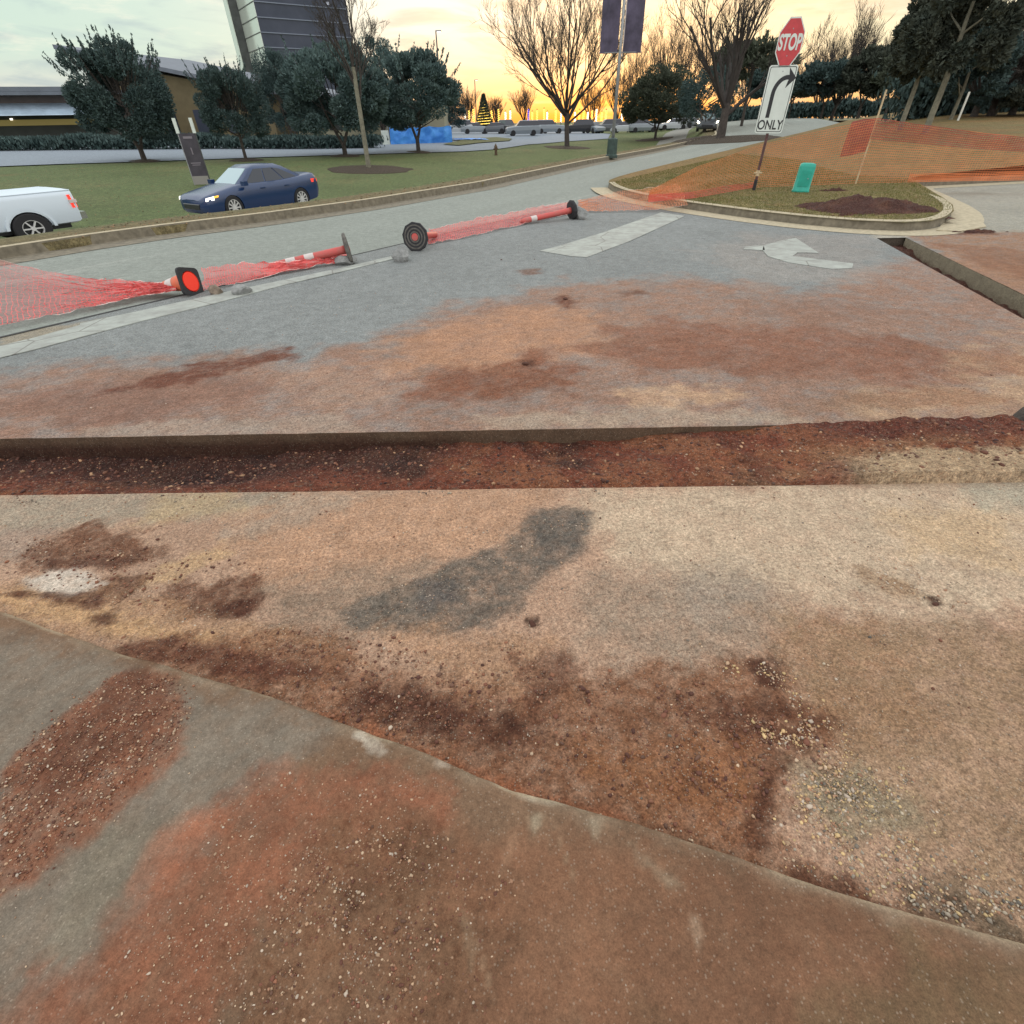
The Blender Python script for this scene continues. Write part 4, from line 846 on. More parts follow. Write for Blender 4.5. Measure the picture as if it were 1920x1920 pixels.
for i in range(len(ctr)-1):
    m.poly([(L_[i][0], sy-.006, AZ0+L_[i][1]), (L_[i+1][0], sy-.006, AZ0+L_[i+1][1]), (R_[i+1][0], sy-.006, AZ0+R_[i+1][1]), (R_[i][0], sy-.006, AZ0+R_[i][1])])
ez = AZ0+ctr[-1][1]; ex_ = ctr[-1][0]
m.poly([(ex_-.04, sy-.006, ez+.17), (ex_+.14, sy-.006, ez-.01), (ex_-.04, sy-.006, ez-.19), (ex_+.0, sy-.006, ez)])
m.poly([(ex_-.04, sy-.006, ez+.17), (ex_, sy-.006, ez), (ex_-.01, sy-.006, ez+.02)])
m.build('arrow_symbol', M_['ink'], rp)
txt('ONLY', .25, (0, sy-.006, AZ0-.46), rp, M_['ink'], sx=.80, bold=.004)
for z in (SZ-.22, SZ+.22, AZ0-.5, AZ0+.5):
    m = MB(); m.tube([(0, sy-.004, z), (0, sy-.013, z)], .012, 8); m.build('bolt', M_['steel'], root)
root.rotation_euler = (0, math.radians(1.0), math.radians(-16))
# ------------------------------------------------------------------ teal utility marker box
P = gr(1500, 360, zi); root = empty('utility_pedestal', P); tag(root, 'bright teal plastic utility pedestal standing on the grass beside the sign post', 'utility pedestal')
m = MB(); m.loft([[(p[0]*k, p[1]*k, z) for p in rrect(.44, .26, .08)] for z, k in ((-.03, 1.05), (.05, 1.05), (.06, 1), (.62, .97), (.70, .9), (.725, .6))]); m.build('housing', M_['teal'], root, True)
m = MB(); m.box((0, -.132, .35), (.30, .01, .40)); m.build('door_panel', M_['teal'], root)
m = MB(); m.tube([(.08, -.137, .35), (.08, -.15, .35)], .016, 8); m.build('lock', M_['steel'], root)
root.rotation_euler = (0, .03, -.3); root.scale = (.82, .9, .80)
# ------------------------------------------------------------------ fallen cones and delineators
def axis_frame(d, up=(0, 0, 1)):
    z = Vector(d).normalized(); x = Vector(up).cross(z).normalized(); y = z.cross(x); return Matrix(((x.x, y.x, z.x), (x.y, y.y, z.y), (x.z, y.z, z.z)))
def place(o, loc, d, spin=0):
    o.matrix_world = Matrix.Translation(tuple(map(float, loc)))@(axis_frame(d)@Matrix.Rotation(spin, 3, 'Z')).to_4x4()
root = empty('traffic_cone', (0, 0, 0)); tag(root, 'fallen orange traffic cone with square black base facing the camera', 'traffic cone')
m = MB(); out = rrect(.37, .37, .06, 5); inn = [(.143*math.cos(PI/20+2*PI*k/20), .143*math.sin(PI/20+2*PI*k/20)) for k in range(20)]
o0 = [m.vert((p[0], p[1], 0)) for p in out]; o1 = [m.vert((p[0], p[1], .035)) for p in out]; i0 = [m.vert((*p, 0)) for p in inn]; i1 = [m.vert((*p, .035)) for p in inn]
def ang(v): return math.atan2(m.v[v][1], m.v[v][0])
def ringfill(A, B):
    A = sorted(A, key=ang); B = sorted(B, key=ang); n = max(len(A), len(B))
    for k in range(len(B)):
        m.face((A[k % len(A)], A[(k+1) % len(A)], B[(k+1) % len(B)], B[k]))
ringfill(o0, i0); ringfill(o1, i1)
for a, b_ in ((o0, o1), (i0, i1)):
    for k in range(20): m.face((a[k], a[(k+1) % 20], b_[(k+1) % 20], b_[k]))
m.build('base', M_['black'], root)
prof = lambda z: .142-.118*(z/.70)
m = MB(); m.loft([[(prof(z)*math.cos(2*PI*k/28), prof(z)*math.sin(2*PI*k/28), z) for k in range(28)] for z in (.0, .2, .42, .55, .70)], True, False)
m.loft([[(r*math.cos(2*PI*k/28), r*math.sin(2*PI*k/28), .70) for k in range(28)] for r in (.024, .015)], True, False); m.build('body', M_['orange'], root, True)
m = MB(); m.loft([[((prof(z)-.004)*math.cos(2*PI*k/28), (prof(z)-.004)*math.sin(2*PI*k/28), z) for k in range(28)] for z in (.001, .35, .69)], True, False); m.build('inner_wall', M_['orange_in'], root, True)
m = MB(); m.lathe([(.128, .001), (.128, .010)], 28); m.build('inner_floor', M_['orange_in'], root)
for z0, z1 in ((.26, .40), (.47, .56)):
    m = MB(); m.loft([[((prof(z)+.002)*math.cos(2*PI*k/28), (prof(z)+.002)*math.sin(2*PI*k/28), z) for k in range(28)] for z in (z0, z1)], True, False); m.build('reflective_collar', M_['band'], root, True)
P = gp(367, 552); place(root, P+[0, 0, .148], (-.80, -.55+.75, -.14), .25); root.scale = (.82, .82, .86)
def delineator(label, loc, d, mats, tube_len=1.0, spin=0, base_r=.21, bands=(.45, .68)):
    root = empty('channelizer_post', (0, 0, 0)); tag(root, label, 'channelizer post', 'fallen channelizer posts')
    m = MB(); o8 = [(base_r*math.cos(2*PI*k/10), base_r*math.sin(2*PI*k/10)) for k in range(10)]
    m.loft([[(p[0]*k, p[1]*k, z) for p in o8] for z, k in ((0, .97), (.006, 1), (.035, 1), (.05, .86), (.06, .45))]); b0 = m.build('base', mats[0], root)
    m = MB()
    for k in range(3):
        r = base_r*(.82-.22*k); pr = [(r, -.003), (r-.018, -.005), (r-.022, .002)]
        m.loft([[(q*math.cos(2*PI*j/30), q*math.sin(2*PI*j/30), h) for j in range(30)] for q, h in pr], True, False)
    m.build('rib', M_['dusty_rubber'] if mats[0] is M_['black'] else M_['black'], b0)
    m = MB(); m.lathe([(.052, -.006), (.052, .0)], 20); m.lathe([(.03, -.009), (.03, -.006)], 16); m.build('plug', mats[1], b0)
    m = MB(); m.lathe([(.058, .05), (.052, .12), (.050, tube_len*.5), (.047, tube_len*.95), (.03, tube_len)], 18); m.build('tube', mats[1], root, True)
    for z0 in bands:
        m = MB(); m.loft([[(.0525*math.cos(2*PI*k/18), .0525*math.sin(2*PI*k/18), z) for k in range(18)] for z in (z0*tube_len, z0*tube_len+.13)], True, False); m.build('reflective_band', M_['band'], root, True)
    m = MB(); m.tube([(0, 0, tube_len), (0, 0, tube_len+.03)], .02, 10); m.build('tip', mats[1], root)
    place(root, loc, d, spin); return root
delineator('tilted dusty round base with a long red tube lying to its left', gp(660, 494)+[0, 0, .195], (-.93, -.28, -.13), (M_['dusty_rubber'], M_['red']), 1.12)
delineator('black octagonal base standing on edge and facing the camera', gp(781, 471)+[0, 0, .20], (.20, .97, -.12), (M_['black'], M_['red']), 1.05, spin=.15, bands=())
delineator('small black base farthest along the row, tube in the red net', gp(1073, 411)+[0, 0, .165], (-.86, -.46, -.09), (M_['black'], M_['red']), 1.2, base_r=.18, bands=(.72,))
# ------------------------------------------------------------------ rocks
def rock(name, px, py, sx, sy_, sz, mat_, label, seed, rz=0, z=0):
    b_ = bmesh.new(); bmesh.ops.create_icosphere(b_, subdivisions=3, radius=1); r_ = random.Random(seed)
    pl = [(Vector((r_.gauss(0, 1), r_.gauss(0, 1), r_.gauss(.2, 1))).normalized(), r_.uniform(.62, .9)) for _ in range(13)]
    for v in b_.verts:
        for n_, d_ in pl:
            e = v.co.dot(n_)-d_
            if e > 0: v.co -= n_*e
        v.co += v.co.normalized()*r_.uniform(-.02, .02); v.co.x *= sx; v.co.y *= sy_; v.co.z = (v.co.z+.62)*sz
    me = bpy.data.meshes.new(name); b_.to_mesh(me); b_.free(); me.materials.append(mat_); o = bpy.data.objects.new(name, me); COL.objects.link(o)
    P = gp(px, py, z); o.location = tuple(P); o.rotation_euler = (0, 0, rz); return tag(o, label, 'rock', 'broken concrete lumps weighing down the net')
rock('rock', 407, 552, .085, .07, .075, M_['rock2'], 'small brownish concrete lump touching the fallen cone', 3)
rock('rock', 456, 551, .14, .10, .075, M_['rock'], 'pale flat concrete lump on the white line right of the cone', 5, .2)
rock('rock', 650, 496, .17, .11, .085, M_['rock'], 'grey concrete slab piece wedged under the tilted round base', 8, .5, .0)
rock('rock', 754, 490, .15, .12, .125, M_['rock'], 'large grey concrete lump in front of the octagonal base', 11, .3)
rock('rock', 1087, 411, .17, .13, .15, M_['rock'], 'grey concrete lump leaning on the farthest black base', 14, -.4)
def smallbit(name, cat, px, py, r, mat_, label, seed, flat=.5, z=0):
    o = rock(name, px, py, r, r*.7, r*flat, mat_, label, seed, seed, z); o['category'] = cat; del o['group']; return o
M_['clod'] = mat('dark_clod', tuple(alb(84, 52, 38)), .95, var=.35, vs=60, bump=.5, bs=150)
M_['asph'] = mat('asphalt_chunk', tuple(alb(72, 66, 60)), .9, var=.3, vs=40, bump=.5, bs=90)
smallbit('dirt_clod', 'dirt clod', 998, 1172, .020, M_['clod'], 'small dark clod on the pavement below the grey bare patch', 21)
smallbit('dirt_clod', 'dirt clod', 1753, 1134, .014, M_['clod'], 'tiny dark clod on the pale dusty pavement at right', 22)
smallbit('asphalt_chunk', 'asphalt chunk', 1915, 796, .10, M_['asph'], 'dark broken asphalt chunk at the right end of the trench edge', 23, .8)
for i, (px, py, L) in enumerate(((1060, 562, .06), (985, 684, .05), (940, 488, .035), (1002, 487, .03))):
    smallbit('dirt_clod', 'dirt clod', px, py, L*.6, M_['clod'], ['dark clod in the middle of the far dusty pavement', 'dark clod on the red smear beyond the trench', 'left of two tiny dark crumbs below the stop bar', 'right of two tiny dark crumbs below the stop bar'][i], 30+i)
# dirt mounds on the island
def mound(px, py, rx, ry, h, label, seed, ang=0, flat=False):
    P = gp(px, py) if flat else gr(px, py, zi); bz = (lambda x, y: x*0+.02) if flat else island_z; n = 46; X_, Y_ = np.meshgrid(np.linspace(-1, 1, n), np.linspace(-1, 1, n)); R = np.hypot(X_, Y_)
    R2 = R*(1+.35*fbm(X_+seed, Y_, 1.5, 3, 500+seed)); hh = np.clip(1-R2, 0, 1)**.8
    wx = P[0]+X_*rx*math.cos(ang)-Y_*ry*math.sin(ang); wy = P[1]+X_*rx*math.sin(ang)+Y_*ry*math.cos(ang)
    Z_ = bz(wx, wy)-.04+hh*h*(1+.5*fbm(wx, wy, 3, 4, 510+seed))+fbm(wx, wy, 14, 4, 520+seed)*.05*np.minimum(1, hh*4)
    c = np.empty(X_.shape+(4,)); c[...] = (*alb(82, 54, 46), 1); blend(c, sstep(-.1, .5, fbm(wx, wy, 3, 4, 530))*.7, (108, 76, 60))
    o = grid_mesh('dirt_mound', wx, wy, Z_, TM, c.reshape(-1, 4)); return tag(o, label, 'dirt mound')
mound(1620, 393, 1.25, .85, .26, 'low heap of red brown soil spread over the island grass', 1, -.2)
mound(1568, 358, .5, .16, .10, 'small dark strip of soil beside the teal pedestal', 2)
mound(1592, 404, .42, .10, .06, 'thin dark soil patch just inside the front kerb', 3)
mound(1835, 436, .55, .12, .09, 'crumbly dark soil ridge at the tip of the concrete apron', 4, flat=True)
# ================================================================== VEGETATION
LF = {}
def leafmat(k, a, b_): LF[k] = mat('foliage_'+k, a, .85, col2=b_, vs=1.1, spec=.2); return LF[k]
leafmat('dark', (.040, .070, .066), (.085, .125, .115)); leafmat('blue', (.062, .105, .10), (.125, .18, .165)); leafmat('olive', (.055, .068, .045), (.10, .115, .08)); leafmat('pine', (.040, .052, .040), (.085, .095, .07))
BK = mat('bark_grey', (.065, .054, .045), .9, var=.35, vs=6, bump=.5, bs=20); BKP = mat('bark_pale', (.19, .18, .13), .9, var=.3, vs=6, bump=.4, bs=20); TW = mat('twig_brown', (.048, .040, .034), .9, var=.2, vs=3)
def leaves(name, centers, dirs, size, mat_, parent, asp=2.0):
    n = len(centers); s = size*rng.uniform(.6, 1.4, n); nrm = rng.normal(size=(n, 3)); d = dirs+rng.normal(0, .5, (n, 3)); d /= np.linalg.norm(d, axis=1, keepdims=True)
    w = np.cross(d, nrm); w /= np.linalg.norm(w, axis=1, keepdims=True)+1e-9
    a = d*(s*asp/2)[:, None]; b_ = w*(s/2)[:, None]
    V = np.stack([centers-a, centers+b_*.9-a*.1, centers+a, centers-b_*.9-a*.1], 1).reshape(-1, 3); F = np.arange(n*4).reshape(-1, 4)
    return raw_mesh(name, V, F, mat_, None, False, parent)
def clumps(n, rx, ry, rz, zc, nc, seed, shell=.5, flat_bottom=-.6):
    r = np.random.default_rng(seed); C = r.normal(size=(nc*3, 3)); C /= np.linalg.norm(C, axis=1, keepdims=True); C *= (r.uniform(shell, 1, len(C))**.6)[:, None]; C = C[C[:, 2] > flat_bottom][:nc]; lo_ = C[:, 2] < .1; q_ = np.hypot(C[:, 0], C[:, 1])+1e-6; f_ = np.where(lo_, np.maximum(1, (.80+.12*r.random(len(C)))/q_*np.clip(1.15-.35*np.abs(C[:, 2]), 0, 1)), 1); f_ = np.minimum(f_, 2.2); C[:, 0] *= f_; C[:, 1] *= f_
    R = r.uniform(.16, .34, len(C)); k = r.integers(0, len(C), n); o = r.normal(size=(n, 3)); o /= np.linalg.norm(o, axis=1, keepdims=True); o *= (r.uniform(.35, 1, n)**.5)[:, None]
    P = C[k]+o*R[k][:, None]; D = o+C[k]*.6+np.array([0, 0, .5]); P = P*np.array([rx, ry, rz])+np.array([0, 0, zc]); return P, D
def evergreen(loc, H, W, trunk_h, label, seed, kind='dark', n=7000, shoots=0, leaf=None, group=None, lean=0.0, multi=2, name='evergreen_tree', cat='evergreen tree', bark=None, limbs=9):
    root = empty(name, loc); tag(root, label, cat, group); r = np.random.default_rng(seed); m = MB()
    ch = H-trunk_h; zc = trunk_h+ch*.5; lf = leaf or W*.0135
    for k in range(multi):
        a = 2*PI*k/multi+seed; w = .05 if multi > 1 else 0
        m.tube([(w*math.cos(a), w*math.sin(a), -.15), (w*math.cos(a), w*math.sin(a), trunk_h*.6), (W*.12*math.cos(a), W*.12*math.sin(a), trunk_h+ch*.25), (W*.2*math.cos(a), W*.2*math.sin(a), trunk_h+ch*.6)] if multi > 1 else [(0, 0, -.3), (.05, 0, H*.3), (-.05, 0, H*.6), (0, 0, H*.9)], [H*.018+.03, H*.015+.02, H*.011, .015], 7)
    for k in range(limbs):
        a = r.uniform(0, 2*PI); z0 = trunk_h+ch*r.uniform(.0, .4); m.tube([(0, 0, z0-.15), (W*.2*math.cos(a), W*.2*math.sin(a), z0+ch*.10), (W*.32*math.cos(a), W*.32*math.sin(a), z0+ch*.2)], [.05, .03, .012], 5)
    P, D = clumps(n, W/2*.88, W/2*.88, ch/2*.92, zc, 60, seed, flat_bottom=-.85); S = np.full(n, 1.)
    if shoots:
        SC, SD = [], []
        for k in range(shoots):
            a = r.uniform(0, 2*PI); q = math.sqrt(r.uniform(0, 1))*.47; x0, y0 = W*q*math.cos(a), W*q*math.sin(a); z0 = zc+ch*.30*math.sqrt(max(0, 1-(q/.52)**2)); L = ch*r.uniform(.12, .34)
            dx, dy = x0*.22+r.normal()*.10, y0*.22+r.normal()*.10; m.tube([(x0*.4, y0*.4, z0-ch*.3), (x0+dx*.5, y0+dy*.5, z0+L*.55), (x0+dx, y0+dy, z0+L)], [.022, .012, .005], 3)
            for j in range(46): t = r.uniform(-.1, 1)**1; SC.append((x0+dx*t+r.normal()*.05*(1.3-t), y0+dy*t+r.normal()*.05*(1.3-t), z0+L*t)); SD.append((r.normal()*.5, r.normal()*.5, 1))
        P = np.concatenate([P, np.array(SC)]); D = np.concatenate([D, np.array(SD)])
    m.build('trunk', bark or BK, root); leaves('crown', P, D, lf, LF[kind], root); return root
def bare_tree(loc, H, label, seed, spread=.6, trunk=.28, r0=.2, levels=5, nb=4, group=None, bark=None, limbs=7, minr=.012, name='bare_tree', upw=.35, W=None):
    root = empty(name, loc); tag(root, label, 'bare tree', group); r = random.Random(seed); mt, mb = MB(), MB()
    th = H*trunk; top = Vector((r.uniform(-.02, .02)*H, 0, th)); mt.tube([(0, 0, -.2), (0, 0, .15), (top.x*.5, 0, th*.5), top], [r0*1.45, r0*1.1, r0*.95, r0*.85], 10)
    def grow(p, d, L, rad, lev):
        pts = [p]; rr = [rad]; q = p.copy(); dd = d.copy(); ns = 4
        for i in range(ns):
            dd = (dd+Vector((r.gauss(0, .09), r.gauss(0, .09), r.gauss(.02, .07)+upw*.10))).normalized(); q = q+dd*L/ns; pts.append(q.copy()); rr.append(rad*(1-.55*(i+1)/ns))
        mb.tube(pts, rr, 5 if lev <= 1 else (4 if lev == 2 else 3), cap=lev < 2)
        if lev >= levels: return
        k = nb+(1 if lev < 2 else 0)
        for j in range(k):
            t = .28+.72*(j+r.random())/k; i = min(int(t*ns), ns-1); f = t*ns-i; b_ = pts[i].lerp(pts[i+1], f); ax = (pts[i+1]-pts[i]).normalized()
            side = ax.orthogonal().normalized(); side.rotate(Matrix.Rotation(r.uniform(0, 2*PI), 3, ax)); an = r.uniform(.35, .8)
            nd = (ax*math.cos(an)+side*math.sin(an)+Vector((0, 0, upw*.5))).normalized(); grow(b_, nd, L*r.uniform(.42, .66)*(1.1-.35*t), max(minr, rad*(1-.55*t)*.62), lev+1)
    for j in range(limbs):
        a = 2*PI*j/limbs+r.uniform(-.3, .3); t = .62+.38*(j/limbs); p = Vector((0, 0, 0)).lerp(top, t) if j < limbs-2 else top.copy()
        an = spread*r.uniform(.55, 1.15) if j < limbs-2 else spread*r.uniform(.1, .35)
        d = Vector((math.sin(an)*math.cos(a), math.sin(an)*math.sin(a), math.cos(an))); grow(p, d, (H-th)*r.uniform(.55, .8), r0*.55*r.uniform(.75, 1), 1)
    mt.build('trunk', bark or BK, root); mb.build('branches', TW, root, normals=False); return root
def mulch(P, r_, label, seed):
    n = 26; R, T = np.meshgrid(np.linspace(0, 1, n), np.linspace(0, 2*PI, 60)); k = 1+.12*fbm(np.cos(T)*2+seed, np.sin(T)*2, 1.3, 3, seed)
    X_ = P[0]+R*r_*k*np.cos(T); Y_ = P[1]+R*r_*k*np.sin(T); Z_ = terr(X_, Y_)+.02+.10*(1-R**2)+fbm(X_, Y_, 5, 3, 600)*.03*(1-R)
    Z_[:, -1] = terr(X_[:, -1], Y_[:, -1])-.05; c = np.empty(X_.shape+(4,)); c[...] = (*alb(74, 66, 54), 1)
    return tag(grid_mesh('mulch_bed', X_, Y_, Z_, TM, c.reshape(-1, 4)), label, kind='stuff')
def hfor(P, ty):
    lo, hi = .1, 60
    for _ in range(40):
        mid = (lo+hi)/2
        if pj(np.asarray(P)+[0, 0, mid])[1] > ty: lo = mid
        else: hi = mid
    return mid
def wfor(P, px):      # metres across for a width in photo pixels, at mid height
    v = np.asarray(P, float)-[0, 0, CAM_H]; v[2] = 1; return px*(v@cF)/CAM_F*.97
# verge trees in front of the parking lot
V_ = [(272, 303, 66, 178, 262, 'first dark verge tree from the left, twiggy shoots on top', 1, 90, 56000),
      (462, 301, 112, 128, 258, 'dark verge tree in front of the tower, standing behind the banner sign', 2, 60, 44000),
      (648, 293, 70, 205, 255, 'wide dark verge tree hiding the foot of the glass tower', 3, 26, 56000),
      (785, 286, 86, 178, 243, 'dark rounded verge tree in front of the blue tarpaulin', 4, 30, 50000)]
for px, py, ty, wpx, cb, lab, sd, sh, n in V_:
    P = gt(px, py); H = hfor(P, ty); tb = hfor(P, cb); evergreen(P, H*.97, wfor(P, wpx), tb*.95, lab, sd, 'blue' if sd > 2 else 'dark', n, sh, group='dark verge trees before the car park'); mulch(P, 1.1, 'dark mulch ring under the '+['', 'first dark verge tree', 'dark tree behind the banner sign', 'wide tree before the tower', 'tree before the blue tarpaulin'][sd], sd)
P = gt(555, 272); evergreen(P, hfor(P, 92), wfor(P, 105), hfor(P, 262), 'dense evergreen filling the gap between tower foot and wide tree', 9, 'dark', 40000, 12, group='dark verge trees before the car park')
P = gt(835, 262); evergreen(P, hfor(P, 172), wfor(P, 95), hfor(P, 246), 'low dark evergreen at the right shoulder of the tree group', 8, 'dark', 20000, 6)
P = gt(722, 268); evergreen(P, hfor(P, 70), wfor(P, 130), hfor(P, 240), 'tall dark evergreen between the pale trunk and the tarpaulin tree', 18, 'blue', 34000, 16)
P = gt(692, 318); bare_tree(P, hfor(P, -110), 'bare pale trunked tree in the big mulch bed behind the sedan', 12, .38, .50, .13, 5, 4, bark=BKP, limbs=8, minr=.007); mulch(P, 2.6, 'large grey mulch bed around the pale bare tree', 15)
P = gt(1063, 277); bare_tree(P, hfor(P, -60)*1.08, 'large bare spreading tree left of the banner lamp post', 21, .98, .22, .24, 5, 5, limbs=15, minr=.008, upw=.42); mulch(P, 2.4, 'mulch bed around the large bare spreading tree', 16)
P = gt(1350, 262); bare_tree(P, hfor(P, -90), 'big dark trunked bare tree at the end of the median', 33, .78, .22, .31, 5, 4, limbs=9, minr=.009, upw=.5, bark=BK); mulch(P, 4.5, 'mulch bed around the big tree at the median end', 17)
P = gt(1228, 262); evergreen(P, hfor(P, 125), wfor(P, 150), hfor(P, 235)*.9, 'rounded dark evergreen right of the lamp post', 5, 'olive', 36000, 8); mulch(P, 2.2, 'mulch bed under the rounded evergreen right of the lamp post', 18)
P = gt(1320, 248); evergreen(P, hfor(P, 120), wfor(P, 120), hfor(P, 232), 'dark evergreen behind the headlights of the oncoming car', 6, 'dark', 16000, 4)
P = gt(1390, 236); evergreen(P, hfor(P, 70), wfor(P, 150), hfor(P, 150), 'leafy thin crown behind the big median tree', 61, 'olive', 6000, 4, leaf=.25)
# far bare woods against the glow
k = 0
for px, ty, Y, sd in ((880, 165, 150, 41), (930, 178, 150, 42), (985, 160, 150, 43), (1110, 150, 140, 44), (1160, 120, 140, 45), (1200, 60, 120, 46), (1255, 20, 110, 47), (1305, 40, 120, 48), (1395, 60, 120, 49), (1430, 90, 130, 50), (1530, 70, 110, 51), (1470, 110, 120, 52), (1580, 50, 110, 53), (1640, 40, 110, 54), (845, 190, 150, 55), (1560, 20, 90, 56)):
    P = at(px, 218, Y); P[2] = float(terr(P[0], P[1])) if px < 1400 else 1.2; k += 1
    bare_tree(P, hfor(P, ty), '%s from the left of the far bare trees against the sunset glow' % ['second', 'third', 'fourth', 'fifth', 'sixth', 'seventh', 'eighth', 'ninth', 'tenth', 'eleventh', 'thirteenth', 'twelfth', 'fifteenth', 'sixteenth', 'first', 'fourteenth'][k-1], sd, .62, .16, .20, 4, 5, group='bare trees against the sunset', limbs=12, minr=.016, upw=.6)
# dark evergreens at right background, in front of the horizon
j = 0
for px, base, ty, wpx, Y, kd in ((1435, 216, 125, 100, 88, 'dark'), (1540, 216, 108, 120, 88, 'dark'), (1610, 214, 88, 110, 84, 'pine'), (1480, 214, 160, 80, 90, 'olive'), (1660, 212, 100, 90, 80, 'olive')):
    P = at(px, base, Y); P[2] = 1.3; evergreen(P, hfor(P, ty), wfor(P, wpx), hfor(P, 178)*.9, ['dark evergreen directly left of the white turn sign', 'dark broad evergreen right of the STOP post', 'dark evergreen with thin top near the fence stake', 'low olive evergreen behind the turn sign', 'loose olive evergreen beside the big pine'][j], 70+j, kd, 14000, 4, group='dark evergreens on the right horizon', leaf=.24); j += 1
# big pines and trunks on the right rise
j = 0
for px, base, ty, cb, wpx, Y, kd, r_ in ((1700, 205, -60, 160, 120, 38, 'pine', 0), (1748, 212, -140, 150, 185, 30, 'pine', 0), (1790, 205, 20, 180, 130, 42, 'dark', 0), (1870, 206, 158, 200, 150, 44, 'dark', 0), (1960, 206, 150, 200, 180, 42, 'pine', 0)):
    P = at(px, base, Y); P[2] = float(island_z(P[0], P[1])) if P[0] < 60 else 1.0
    evergreen(P, hfor(P, ty), wfor(P, wpx), hfor(P, cb), ['leftmost dark pine of the group on the right rise', 'tallest thick dark pine on the right rise', 'dark pine behind the tallest one on the right rise', 'low dense dark evergreen under the right edge trees', 'dark evergreen half outside the right edge'][j], 90+j, kd, 30000 if j < 3 else 12000, 0, leaf=.11, limbs=3, group='dark pines on the right rise', multi=1 if j < 3 else 2, name='pine_tree', cat='pine tree', bark=BKP); j += 1
for i, (px, ty, sd) in enumerate(((1860, -60, 97), (1900, -20, 98), (1935, 30, 99), (1830, 10, 96))):
    P = at(px, 207, 44); P[2] = float(island_z(P[0], P[1])); bare_tree(P, hfor(P, ty), ['bare tree with drooping twigs right of the tallest pine', 'bare twiggy tree at the right edge', 'bare tree just outside the right edge', 'thin bare tree between the pines'][i], sd, .9, .2, .20, 5, 5, limbs=10, minr=.009, upw=.25, group='bare trees on the right rise')
# hedge lines
def hedge(pts, h, w, label, seed, kd='dark', n=6000, leaf=.22, zf=None):
    pts = np.asarray(pts, float); r = np.random.default_rng(seed); L = np.r_[0, np.cumsum(np.hypot(*np.diff(pts[:, :2], axis=0).T))]; t = r.uniform(0, L[-1], n)
    x = np.interp(t, L, pts[:, 0])+r.normal(0, w*.3, n); y = np.interp(t, L, pts[:, 1])+r.normal(0, w*.3, n); zb = np.interp(t, L, pts[:, 2]); hh = h*(1+.35*fbm(t*.5, t*0, 1, 3, seed)); z = zb+hh*np.sqrt(r.uniform(0, 1, n))
    return tag(leaves('hedge', np.c_[x, y, z], np.tile([0, 0, 1.], (n, 1)), leaf, LF[kd], None), label, 'hedge')
def hp(px, py, Y, z=None):
    P = at(px, py, Y); P[2] = z if z is not None else float(terr(P[0], P[1])); return P
hedge([hp(1250, 222, 118), hp(1340, 220, 115), hp(1420, 216, 105, 1.1), hp(1500, 214, 100, 1.2), hp(1680, 210, 92, 1.3)], 1.9, 2, 'long low dark hedge along the far right side of the road', 200, n=16000, leaf=.3)
hedge([hp(1690, 208, 50, .9), hp(1800, 206, 50, .9), hp(1960, 204, 50, 1)], 3.2, 3, 'dark undergrowth behind the pines on the right rise', 203, n=16000, leaf=.2)
hedge([hp(-60, 262, 52), hp(130, 258, 54), hp(300, 254, 55), hp(420, 252, 56), hp(560, 250, 56), hp(700, 247, 58)], .95, 1.6, 'dark shrub row along the foot of the low buildings', 201, n=26000, leaf=.15)
hedge([hp(1180, 244, 103), hp(1250, 244, 103), hp(1330, 240, 103)], 1.0, 1.5, 'low dark hedge behind the rounded evergreen and parked cars', 202, n=7000, leaf=.2)
# ================================================================== BUILDINGS
BW = mat('brown_stucco', tuple(alb(112, 104, 100)), .9, var=.1, vs=1.5); BD = mat('dark_glass', (.030, .040, .062), .35, col2=(.06, .07, .10), vs=.10, spec=.3); BL = mat('pale_spandrel', (.17, .20, .26), .4); BP = mat('pier_concrete', (.085, .09, .088), .85, var=.25, vs=.5)
BG = mat('side_glass', (.62, .68, .60), .15, metal=.3); RF = mat('metal_roof', (.13, .15, .18), .7, metal=.0, var=.12, vs=1.0); GLS = mat('awning_glass', (.36, .46, .55), .25, var=.15, vs=1); LIT = mat('lit_window', (.4, .33, .12), .6, emit=(1, .72, .25), es=.32); LAMP = mat('white_lamp', (1, 1, 1), .4, emit=(1, .93, .8), es=3.0); DK = mat('dark_wall', (.05, .055, .05), .9, var=.2, vs=.6); YW = mat('tan_wall', tuple(alb(120, 110, 82)), .9, var=.15, vs=1)  # tower side glass is pale: the sky's reflection is in its colour
root = empty('office_tower', (0, 0, 0)); P = at(517, 180, 225.); P[2] = 0; th = math.radians(35); root.location = tuple(P); root.rotation_euler = (0, 0, th)
tag(root, 'tall dark glass tower with pale floor bands and a concrete pier', 'office tower')
fw = 30.5; sd_w = 19; TH = 75
m = MB(); m.box((fw/2, sd_w/2+.2, TH/2), (fw, sd_w, TH)); m.build('facade_glass', BD, root)
for k in range(3, 21):
    m = MB(); m.box((fw/2, 0.05, k*3.55+1), (fw+.1, .3, .24)); m.build('floor_band', BL, root)
m = MB(); m.box((-.12, sd_w/2+.3, TH/2), (.25, sd_w-.2, TH-.5)); sg_ = m.build('side_glazing', BG, root)
m = MB()
for k in range(3, 22): m.box((-.30, sd_w/2, k*3.55+1), (.12, sd_w, .22))
m.build('mullions', BP, sg_)
m = MB(); m.box((-1.2, sd_w+3, TH/2), (3.6, 5, TH)); m.build('pier', BP, root)
m = MB(); m.box((-3.2, sd_w+2.6, TH/2), (.3, 4.6, TH-2)); m.build('pier_edge', BG, root)
